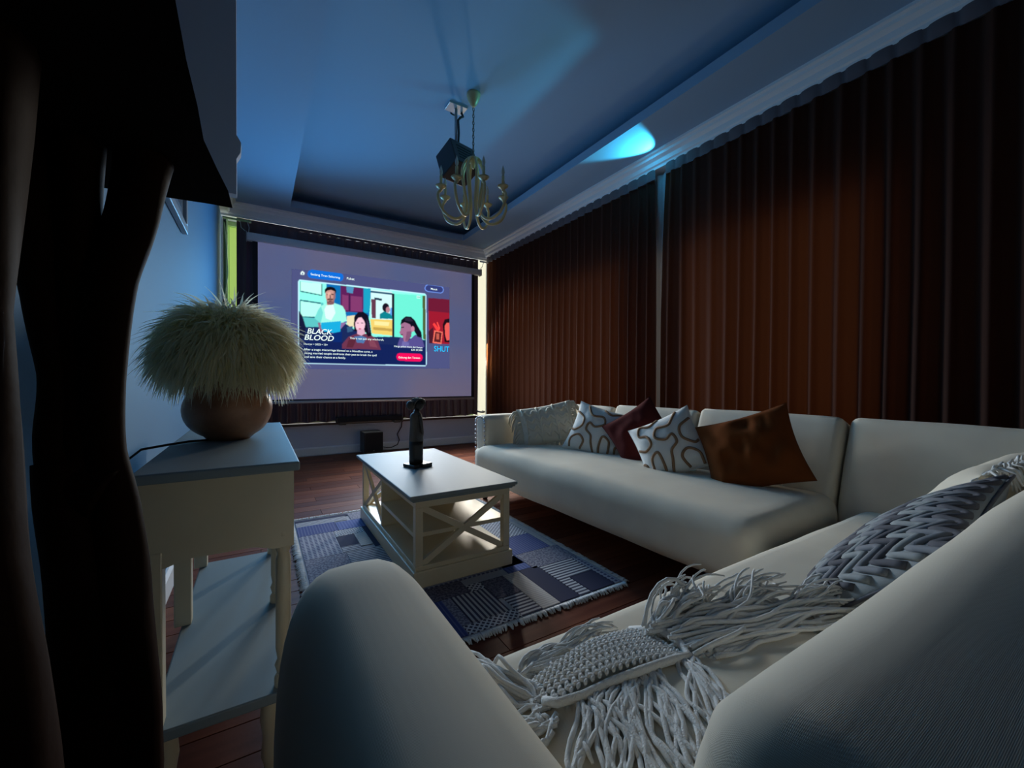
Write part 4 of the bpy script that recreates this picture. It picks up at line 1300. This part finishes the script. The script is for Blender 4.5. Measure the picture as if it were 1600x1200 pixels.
# ---------------------------------------------------------------- patchwork rug
rug = thing('patchwork_rug', 'blue and grey patchwork rug with white fringe under the coffee table', 'rug', (0.82, 2.20, 0.0))
rx0, rx1, ry0, ry1 = 0.185 - 0.82, 1.455 - 0.82, 1.345 - 2.20, 3.055 - 2.20
MB().box((rx0, ry0, 0.0005), (rx1, ry1, 0.008)).build('backing', 'rug_base', rug)
PATCH = [
    (1.26, 1.40, 1.36, 1.51, 'rug_navy'), (1.195, 1.255, 1.36, 1.51, 'rug_rows'), (1.195, 1.40, 1.513, 1.67, 'rug_rows'), (1.403, 1.44, 1.36, 1.67, 'rug_check'),
    (1.085, 1.19, 1.36, 1.69, 'rug_navy'), (0.993, 1.082, 1.36, 1.69, 'rug_sand'), (0.893, 0.99, 1.36, 1.52, 'rug_rows'), (0.873, 0.99, 1.523, 1.69, 'rug_mottle_dark'),
    (0.70, 0.87, 1.42, 1.63, 'rug_columns'), (0.66, 0.89, 1.36, 1.417, 'rug_diamond'), (0.80, 0.87, 1.633, 1.69, 'rug_diamond'), (0.60, 0.797, 1.633, 1.75, 'rug_mottle_dark'),
    (0.40, 0.657, 1.36, 1.63, 'rug_blue_lines'), (0.40, 0.597, 1.633, 1.90, 'rug_sand'), (0.657, 0.697, 1.42, 1.63, 'rug_mottle'),
    (0.20, 0.397, 1.36, 1.65, 'rug_check'), (0.20, 0.397, 1.653, 1.95, 'rug_navy'), (0.20, 0.40, 1.953, 2.35, 'rug_mottle'), (0.403, 0.597, 1.903, 2.35, 'rug_rows'),
    (1.03, 1.16, 1.693, 1.85, 'rug_blue'), (1.163, 1.44, 1.673, 1.85, 'rug_mottle'), (1.16, 1.40, 1.853, 2.08, 'rug_blue_lines'), (1.403, 1.44, 1.853, 2.30, 'rug_sand'),
    (1.16, 1.40, 2.083, 2.40, 'rug_diamond'), (1.16, 1.44, 2.403, 2.70, 'rug_sand'), (1.13, 1.44, 2.703, 3.04, 'rug_check'),
    (0.20, 0.52, 2.985, 3.03, 'rug_navy'), (0.20, 0.50, 2.90, 2.982, 'rug_rows'), (0.523, 0.60, 2.88, 3.03, 'rug_mottle'), (0.20, 0.42, 2.72, 2.897, 'rug_blue_lines'), (0.423, 0.60, 2.72, 2.877, 'rug_blue'),
    (0.20, 0.387, 2.353, 2.717, 'rug_check'), (0.39, 0.487, 2.44, 2.61, 'rug_navy'), (0.49, 0.555, 2.40, 2.61, 'rug_sand'), (0.39, 0.555, 2.613, 2.717, 'rug_diamond'), (0.39, 0.487, 2.353, 2.437, 'rug_rows'), (0.558, 0.62, 2.353, 2.717, 'rug_navy'),
    (0.60, 1.127, 2.72, 3.03, 'rug_mottle'), (0.623, 1.157, 2.353, 2.717, 'rug_blue'), (0.60, 1.157, 1.753, 2.35, 'rug_check'),
]
for (x0, x1, y0, y1, m) in PATCH:
    MB().box((x0 - 0.82, y0 - 2.20, 0.008), (x1 - 0.82, y1 - 2.20, 0.0115)).build('patch', m, rug)
fr = MB()
rng = random.Random(5)
def fringe_run(a, b, out, n):
    for k in range(n):
        t = (k + rng.random() * 0.8) / n
        p = Vector((a[0] + (b[0] - a[0]) * t, a[1] + (b[1] - a[1]) * t, 0.007))
        o = Vector((out[0], out[1], 0))
        side = Vector((-out[1], out[0], 0)) * rng.uniform(-0.012, 0.012)
        L = rng.uniform(0.018, 0.032)
        fr.tube([p - o * 0.006, p + o * L * 0.5 + side * 0.5 + Vector((0, 0, 0.003)), p + o * L + side - Vector((0, 0, 0.004))], [0.0035, 0.004, 0.0025], 5)
fringe_run((rx0, ry0), (rx1, ry0), (0, -1), 230)
fringe_run((rx1, ry0), (rx1, ry1), (1, 0), 300)
fringe_run((rx0, ry1), (rx1, ry1), (0, 1), 230)
fringe_run((rx0, ry0), (rx0, ry1), (-1, 0), 300)
o = fr.build('fringe', 'rug_fringe', rug, smooth=True)
o['kind'] = 'stuff'

# ---------------------------------------------------------------- side table with turned legs
sd = thing('side_table', 'cream console table with turned legs beside the blue wall', 'table', (-0.07, 1.63, 0))
X0, X1, Y0, Y1, TH = -0.155, 0.155, -0.52, 0.515, 0.75
MB().bbox((X0, Y0, TH - 0.022), (X1, Y1, TH), 0.004).build('table_top', 'table_white', sd)
ap = MB()
z0 = TH - 0.022
ax0, ax1, ay0, ay1 = X0 + 0.010, X1 - 0.012, Y0 + 0.02, Y1 - 0.02
def arched(x0, x1, drop, rise, n=14):
    pts = [(x0, z0), (x0, z0 - drop)]
    for i in range(n + 1):
        t = i / n
        pts.append((x0 + 0.045 + (x1 - x0 - 0.09) * t, z0 - drop + rise * min(1, 4 * t * (1 - t) * 1.6)))
    return pts + [(x1, z0 - drop), (x1, z0)]
ap.prism(arched(ax0, ax1, 0.185, 0.012), 'y', ay0, ay0 + 0.018)
ap.prism(arched(ax0, ax1, 0.185, 0.012), 'y', ay1 - 0.018, ay1)
ap.box((ax0, ay0 + 0.018, z0 - 0.17), (ax0 + 0.018, ay1 - 0.018, z0)).box((ax1 - 0.018, ay0 + 0.018, z0 - 0.17), (ax1, ay1 - 0.018, z0))
ap.build('apron', 'cream_paint', sd)
SZ = 0.20
for yy in (-0.49, -0.05, 0.40):
    MB().bbox((ax0 - 0.002, yy - 0.012, SZ), (ax0 + 0.040, yy + 0.028, z0 - 0.15), 0.003).build('square_leg', 'cream_paint', sd)
    zt = z0 - 0.15
    prof = [(0.020, SZ), (0.020, SZ + 0.02), (0.014, SZ + 0.03), (0.019, SZ + 0.05), (0.013, SZ + 0.065), (0.017, SZ + 0.09), (0.0165, zt - 0.07), (0.013, zt - 0.055), (0.020, zt - 0.035), (0.014, zt - 0.02), (0.021, zt - 0.008), (0.021, zt)]
    MB().lathe(prof, 16, Matrix.Translation((ax1 - 0.022, yy + 0.01, 0))).build('turned_leg', 'cream_paint', sd, auto=40)
MB().bbox((X0 + 0.025, Y0 + 0.01, SZ - 0.025), (X1 - 0.03, Y1 - 0.08, SZ), 0.004).build('shelf', 'table_white', sd)
for yy in (-0.47, 0.38):
    for xx in (X0 + 0.05, X1 - 0.06):
        MB().lathe([(0.014, 0), (0.022, 0.03), (0.018, 0.08), (0.024, 0.12), (0.02, SZ - 0.02)], 14, Matrix.Translation((xx, yy, 0))).build('foot', 'cream_paint', sd, auto=40)

# ---------------------------------------------------------------- lamp with a feathery shade
lp = thing('table_lamp', 'table lamp with a bulbous brown wooden base and a shaggy pampas shade', 'lamp', (-0.082, 1.64, 0.75))
prof = []
for i in range(19):
    a = -math.pi / 2 + math.pi * i / 18
    prof.append((max(0.004, 0.124 * math.cos(a) ** 0.82 if math.cos(a) > 0 else 0.004), 0.098 + 0.098 * math.sin(a)))
prof = [(0.058, 0.0)] + [p for p in prof if p[1] > 0.008]
base = MB().lathe(prof, 40)
for i, v in enumerate(base.v):
    n_ = noise.noise(Vector(v) * 9.0)
    f_ = 1 + 0.035 * n_ if v[2] > 0.005 else 1
    base.v[i] = (v[0] * f_, v[1] * f_, v[2])
base.build('base', 'lamp_wood', lp, smooth=True)
MB().lathe([(0.012, 0.19), (0.012, 0.27)], 12).build('neck', 'chain_metal', lp, smooth=True)
core = MB().ball((0, 0, 0.295), (0.165, 0.165, 0.115), 24, 12).build('shade_core', 'pampas', lp, smooth=True)
pm = MB()
rng = random.Random(12)
for k in range(6500):
    # plumes thatched over the dome: they leave it outwards, then droop
    a = rng.uniform(0, 2 * math.pi)
    el = math.asin(rng.uniform(-0.62, 1.0))
    nv = Vector((math.cos(a) * math.cos(el), math.sin(a) * math.cos(el), math.sin(el)))
    down = Vector((math.cos(a) * math.sin(el), math.sin(a) * math.sin(el), -math.cos(el)))
    lump = 1 + 0.12 * noise.noise(nv * 3.0)
    p = Vector((0, 0, 0.288)) + Vector((nv.x * 0.152, nv.y * 0.152, nv.z * 0.112)) * lump
    L = rng.uniform(0.07, 0.125)
    tang = Vector((-math.sin(a), math.cos(a), 0))
    d = (nv * rng.uniform(0.55, 1.0) + down * rng.uniform(0.1, 0.7) + tang * rng.uniform(-0.6, 0.6)).normalized()
    w = rng.uniform(0.0016, 0.0046)
    dr = rng.uniform(0.18, 0.42)
    sidev = d.cross(Vector((rng.uniform(-1, 1), rng.uniform(-1, 1), 1)))
    sidev = sidev.normalized() if sidev.length > 1e-3 else Vector((1, 0, 0))
    o = len(pm.v)
    NS = 5
    for i in range(NS + 1):
        t = i / NS
        ww = w * (1 - t) ** 0.6 * (0.5 + 0.9 * math.sin(math.pi * min(1, t + 0.2))) + 0.0003
        pm.v.append(tuple(p + sidev * ww))
        pm.v.append(tuple(p - sidev * ww))
        p = p + d * (L / NS)
        d = (d + Vector((0, 0, -dr)) + tang * rng.uniform(-0.12, 0.12)).normalized()
    for i in range(NS):
        pm.f.append((o + 2 * i, o + 2 * i + 1, o + 2 * i + 3, o + 2 * i + 2))
sh_ = pm.build('feather_shade', 'pampas', lp, fix=False)
sh_['kind'] = 'stuff'
MB().tube([(-0.05, -0.03, 0.004), (-0.10, -0.06, 0.006), (-0.15, -0.10, 0.004), (-0.19, -0.16, 0.004), (-0.225, -0.20, -0.03), (-0.225, -0.22, -0.4), (-0.225, -0.22, -0.745)], 0.0035, 6).build('power_cord', 'cable_and_gap_black', lp, smooth=True)

# ---------------------------------------------------------------- root-wood console in the left foreground
rt = thing('root_table', 'dark root-wood console with a thick slab top in the left foreground', 'table', (-0.17, 0.45, 0))
sl = MB()
edge = []
rng = random.Random(4)
for i in range(25):      # right-hand live edge, from the far end to behind the camera
    t = i / 24
    yy = 0.735 - 1.55 * t
    edge.append((-0.032 - 0.012 * math.sin(t * 9) - 0.02 * t + 0.006 * noise.noise(Vector((t * 12, 0, 0))), yy))
far_e = [(-0.345, 0.765), (-0.27, 0.762), (-0.20, 0.752), (-0.12, 0.742), (-0.06, 0.735)]
outline = far_e + edge + [(-0.345, -0.815)]
outline = [(x + 0.17, y - 0.45) for x, y in outline]
n_ = len(outline)
inner = [(min(x, 0.17 - 0.11), min(y, 0.315 - 0.10)) for x, y in outline]
sl.add([(x, y, 1.20) for x, y in outline] + [(x, y, 1.262) for x, y in inner],
       [tuple(range(n_)), tuple(reversed(range(n_, 2 * n_)))] + [(i, i + n_, (i + 1) % n_ + n_, (i + 1) % n_) for i in range(n_)])
sl.build('slab', 'slab_wood', rt)


def root(pts, rads, seg=14, seed=0, name='root_leg'):
    P = [Vector((x + 0.17, y - 0.45, z)) for x, y, z in pts]
    out, rr = [], []
    n = len(P)
    for i in range(n - 1):
        p0, p1, p2, p3 = P[max(i - 1, 0)], P[i], P[i + 1], P[min(i + 2, n - 1)]
        for k in range(8):
            t = k / 8
            out.append(0.5 * ((2 * p1) + (-p0 + p2) * t + (2 * p0 - 5 * p1 + 4 * p2 - p3) * t * t + (-p0 + 3 * p1 - 3 * p2 + p3) * t ** 3))
            rr.append(rads[i] + (rads[i + 1] - rads[i]) * t)
    out.append(P[-1])
    rr.append(rads[-1])
    mb = MB().tube(out, rr, seg)
    for i, v in enumerate(mb.v):
        q = Vector(v)
        mb.v[i] = tuple(q + noise.noise_vector(Vector((q.x * 22, q.y * 22, q.z * 5 + seed))) * 0.008)
    return mb.build(name, 'root_wood', rt, smooth=True)


YR = 0.62
root([(-0.108, YR, 1.205), (-0.120, YR, 1.13), (-0.138, YR, 1.06), (-0.145, YR, 0.95), (-0.147, YR, 0.87), (-0.138, YR, 0.80), (-0.125, YR - 0.01, 0.70), (-0.120, YR - 0.02, 0.55), (-0.15, YR - 0.06, 0.3), (-0.16, YR - 0.08, 0.0)],
     [0.028, 0.024, 0.019, 0.017, 0.018, 0.022, 0.024, 0.030, 0.05, 0.07], seed=1)
root([(-0.215, YR, 1.205), (-0.20, YR, 1.12), (-0.188, YR, 1.03), (-0.180, YR, 0.95), (-0.182, YR, 0.88), (-0.168, YR, 0.84), (-0.140, YR - 0.01, 0.825)],
     [0.030, 0.022, 0.016, 0.014, 0.017, 0.024, 0.026], seed=2)
root([(-0.175, YR, 0.86), (-0.165, YR - 0.02, 0.76), (-0.155, YR - 0.02, 0.66), (-0.15, YR - 0.04, 0.5), (-0.20, YR - 0.10, 0.2), (-0.22, YR - 0.12, 0.0)],
     [0.022, 0.022, 0.026, 0.04, 0.06, 0.075], seed=3)
root([(-0.16, YR, 1.205), (-0.166, YR + 0.005, 1.14), (-0.168, YR + 0.01, 1.04), (-0.163, YR + 0.01, 0.92), (-0.158, YR, 0.80)], [0.024, 0.022, 0.021, 0.020, 0.020], seed=4)
root([(-0.225, YR - 0.06, 1.205), (-0.232, YR - 0.06, 1.10), (-0.245, YR - 0.07, 0.98), (-0.235, YR - 0.08, 0.8), (-0.240, YR - 0.10, 0.6), (-0.25, YR - 0.14, 0.3), (-0.25, YR - 0.2, 0.0)],
     [0.032, 0.024, 0.020, 0.026, 0.034, 0.05, 0.07], seed=5)
root([(-0.22, -0.35, 1.205), (-0.21, -0.35, 0.9), (-0.23, -0.38, 0.5), (-0.22, -0.4, 0.0)], [0.05, 0.045, 0.06, 0.08], seed=6)
root([(-0.26, YR - 0.14, 1.205), (-0.275, YR - 0.15, 0.95), (-0.27, YR - 0.16, 0.6), (-0.26, YR - 0.2, 0.0)], [0.045, 0.045, 0.055, 0.07], seed=7)
root([(-0.27, YR - 0.26, 1.205), (-0.275, YR - 0.26, 0.9), (-0.265, YR - 0.27, 0.5), (-0.26, YR - 0.3, 0.0)], [0.055, 0.05, 0.06, 0.075], seed=8)
root([(-0.185, 0.46, 1.205), (-0.19, 0.46, 1.0), (-0.185, 0.45, 0.85), (-0.168, 0.45, 0.70), (-0.165, 0.44, 0.5), (-0.19, 0.42, 0.2), (-0.20, 0.42, 0.0)], [0.045, 0.030, 0.034, 0.036, 0.04, 0.055, 0.06], seed=9)

# ---------------------------------------------------------------- framed picture on the left wall
pf = thing('framed_picture', 'dark picture in a pale frame high on the blue left wall', 'picture', (XL, 2.35, 1.72))
W2, H2 = 0.47, 0.75
pm_ = MB().bbox((0.002, -W2, 0), (0.028, W2, 0.045), 0.004).bbox((0.002, -W2, H2 - 0.045), (0.028, W2, H2), 0.004).bbox((0.002, -W2, 0.045), (0.028, -W2 + 0.045, H2 - 0.045), 0.004).bbox((0.002, W2 - 0.045, 0.045), (0.028, W2, H2 - 0.045), 0.004)
pm_.build('frame', 'picture_frame', pf)
MB().box((0.002, -W2 + 0.04, 0.04), (0.012, W2 - 0.04, H2 - 0.04)).build('mount', 'picture_mid', pf)
MB().box((0.012, -W2 + 0.11, 0.11), (0.014, W2 - 0.11, H2 - 0.11)).build('print', 'picture_dark', pf)

# ---------------------------------------------------------------- projector hanging from the tray ceiling
pj = thing('projector', 'black box projector hanging from the ceiling on a pole behind the chandelier', 'projector', (1.336, 3.036, ZT))
pj.scale = (1.024,) * 3
MB().bbox((-0.075, -0.055, -0.012), (0.075, 0.055, 0.0), 0.003).build('ceiling_plate', 'grey_metal', pj)
MB().lathe([(0.011, -0.31), (0.011, -0.01)], 12).build('pole', 'grey_metal', pj, smooth=True)
MB().tube([(0.055, 0.02, -0.014), (0.06, 0.0, -0.05), (0.03, -0.015, -0.075), (0.012, -0.015, -0.10), (0.018, -0.015, -0.20), (0.014, -0.015, -0.30)], 0.009, 8).build('cable', 'cable_and_gap_black', pj, smooth=True)
MB().tube([(-0.02, -0.01, -0.07), (-0.04, -0.02, -0.075), (-0.055, -0.02, -0.068)], 0.006, 6).build('cable_clip', 'cable_and_gap_black', pj, smooth=True)
Mp = Matrix.Translation((0.015, 0.0, -0.425)) @ Matrix.Rotation(math.radians(14), 4, 'Z') @ Matrix.Rotation(math.radians(-22), 4, 'X')
pbody = MB().bbox((-0.115, -0.10, -0.105), (0.115, 0.10, 0.105), 0.008, M=Mp).build('body', 'black_plastic', pj)
MB().lathe([(0.034, 0.0), (0.034, 0.03), (0.026, 0.032), (0.024, 0.022)], 18, Mp @ Matrix.Translation((0.03, 0.10, 0.0)) @ Matrix.Rotation(math.radians(-90), 4, 'X')).build('lens', 'black_plastic', pbody, auto=40)
MB().tube([tuple(Mp @ Vector(p)) for p in ((0.02, -0.02, 0.105), (0.02, -0.02, 0.135), (0.085, -0.02, 0.135), (0.085, -0.02, 0.105))], 0.006, 6).build('handle', 'black_plastic', pbody)
for k in range(5):
    MB().box((-0.07, -0.102, -0.06 + k * 0.028), (0.07, -0.1005, -0.05 + k * 0.028), Mp).build('vent_slot', 'black_cloth', pbody)

# ---------------------------------------------------------------- chandelier
ch = thing('chandelier', 'pale gold chandelier with curled arms and candle bulbs', 'chandelier', (1.384, 2.821, ZT))
ch.scale = (1.024,) * 3
MB().lathe([(0.010, -0.095), (0.020, -0.085), (0.042, -0.045), (0.050, -0.012), (0.050, 0.0)], 24).build('ceiling_cup', 'brass_paint', ch, smooth=True)
chn = MB()
zz = -0.10
k = 0
while zz > -0.45:
    pts = []
    for i in range(11):
        a = 2 * math.pi * i / 10
        q = (0.007 * math.cos(a), 0.0, zz - 0.014 + 0.016 * math.sin(a))
        pts.append(q if k % 2 == 0 else (q[1], q[0], q[2]))
    chn.tube(pts, 0.0028, 5, cap=False)
    zz -= 0.025
    k += 1
chn.build('chain', 'chain_metal', ch, smooth=True)
MB().lathe([(0.008, -0.46), (0.03, -0.468), (0.05, -0.48), (0.045, -0.495), (0.018, -0.51), (0.012, -0.54), (0.004, -0.55)], 20).build('crown', 'brass_paint', ch, smooth=True)


def bez(P, n=30):
    out = []
    m_ = len(P)
    for i in range(m_ - 1):
        p0, p1, p2, p3 = P[max(i - 1, 0)], P[i], P[i + 1], P[min(i + 2, m_ - 1)]
        for k in range(5):
            t = k / 5
            out.append(tuple(0.5 * ((2 * p1[c]) + (-p0[c] + p2[c]) * t + (2 * p0[c] - 5 * p1[c] + 4 * p2[c] - p3[c]) * t * t + (-p0[c] + 3 * p1[c] - 3 * p2[c] + p3[c]) * t ** 3) for c in range(2)))
    out.append(tuple(P[-1]))
    return out


def make_arm(prof, cup, hi):
    pts = [(r, 0, z) for r, z in bez(prof)]
    a = MB().tube(pts, 0.0105, 8).build('arm', 'brass_paint', ch, smooth=True)
    r, z = cup
    T = Matrix.Translation((r, 0, z))
    MB().lathe([(0.004, -0.022), (0.012, -0.018), (0.010, -0.010), (0.030, 0.002), (0.040, 0.014), (0.037, 0.014), (0.012, 0.004)], 18, T).build('drip_cup', 'brass_paint', a, smooth=True)
    MB().lathe([(0.0105, 0.004), (0.0105, 0.085), (0.006, 0.088)], 12, T).build('candle_tube', 'brass_paint', a, smooth=True)
    MB().lathe([(0.006, 0.086), (0.011, 0.100), (0.0125, 0.115), (0.009, 0.135), (0.003, 0.152), (0.001, 0.160)], 12, T).build('bulb', 'bulb_glass', a, smooth=True)
    return a


low = make_arm([(0.018, -0.475), (0.055, -0.50), (0.085, -0.58), (0.070, -0.70), (0.052, -0.81), (0.075, -0.90), (0.14, -0.935), (0.215, -0.90), (0.255, -0.83), (0.262, -0.775), (0.24, -0.748)], (0.24, -0.730), 0)
for k in range(8):
    a = low
    if k:
        a = low.copy()
        C.objects.link(a)
        a.parent = ch
        for chd in list(low.children):
            c_ = chd.copy()
            C.objects.link(c_)
            c_.parent = a
    a.rotation_euler = (0, 0, math.radians(-9 + 45 * k))

# ---------------------------------------------------------------- sound system and small things by the window
sbx = thing('soundbar', 'black soundbar lying on the window sill under the screen', 'soundbar', (1.23, 5.475, 0.0))
MB().bbox((-0.42, -0.035, 0.405), (0.42, 0.025, 0.468), 0.01).build('body', 'black_plastic', sbx)
MB().box((-0.40, -0.037, 0.412), (0.40, -0.0355, 0.460)).build('grille', 'black_cloth', sbx)
MB().bbox((-0.38, -0.03, 0.37), (-0.30, 0.075, 0.406), 0.003).build('foot', 'black_plastic', sbx)
MB().bbox((0.30, -0.03, 0.37), (0.38, 0.075, 0.406), 0.003).build('foot', 'black_plastic', sbx)
sw = thing('subwoofer', 'small black subwoofer box standing on the floor below the screen', 'speaker', (1.235, 5.44, 0.0))
MB().bbox((-0.115, -0.13, 0.012), (0.115, 0.13, 0.275), 0.006).build('cabinet', 'black_plastic', sw)
MB().box((-0.105, -0.133, 0.03), (0.105, -0.1305, 0.265)).build('grille', 'black_cloth', sw)
for (x, y) in ((-0.09, -0.1), (0.09, -0.1), (-0.09, 0.1), (0.09, 0.1)):
    MB().lathe([(0.012, 0.0), (0.012, 0.013)], 10, Matrix.Translation((x, y, 0))).build('foot', 'black_plastic', sw)
MB().ball((0.0, -0.134, 0.045), (0.006, 0.002, 0.006), 8, 5).build('badge', 'nail_metal', sw, smooth=True)
tag(MB().tube([(1.66, 5.50, 0.40), (1.655, 5.535, 0.36), (1.66, 5.56, 0.30), (1.60, 5.56, 0.20), (1.63, 5.56, 0.12), (1.60, 5.55, 0.06), (1.52, 5.54, 0.03), (1.45, 5.53, 0.035), (1.36, 5.53, 0.06)], 0.006, 6).build('audio_cable', 'cable_and_gap_black', None, smooth=True),
    'thin black cable drooping from the soundbar to the subwoofer', 'cable')
bc = thing('blind_cord', 'thin cord with a dark weight hanging at the left window edge', 'cord', (-0.315, 5.52, 1.7))
MB().tube([(-0.005, 0, 0.96), (0.02, 0, 0.7), (0.03, 0, 0.4), (0.012, 0, 0.22), (0.0, 0, 0.12)], 0.005, 6).build('cord', 'frame_green', bc, smooth=True)
MB().bbox((-0.018, -0.008, 0.02), (0.012, 0.008, 0.12), 0.004).build('weight', 'black_plastic', bc)
tag(MB().box((-0.215, 3.55, 2.876), (-0.200, 4.75, 2.8895)).build('ceiling_shadow_gap', 'cable_and_gap_black'), 'thin black strip standing in for the shadow gap along the ceiling edge above the left wall', 'shadow gap')  # black strip added for the dark shadow gap between cornice and ceiling
hb = MB().tube([(2.79, 5.54, 0.47), (2.80, 5.46, 0.465), (2.84, 5.44, 0.46), (2.88, 5.46, 0.462), (2.89, 5.54, 0.47)], 0.013, 8)
tag(hb.build('curtain_holdback', 'grey_metal', None, smooth=True), 'small grey curtain holdback at the foot of the bright pier', 'holdback')
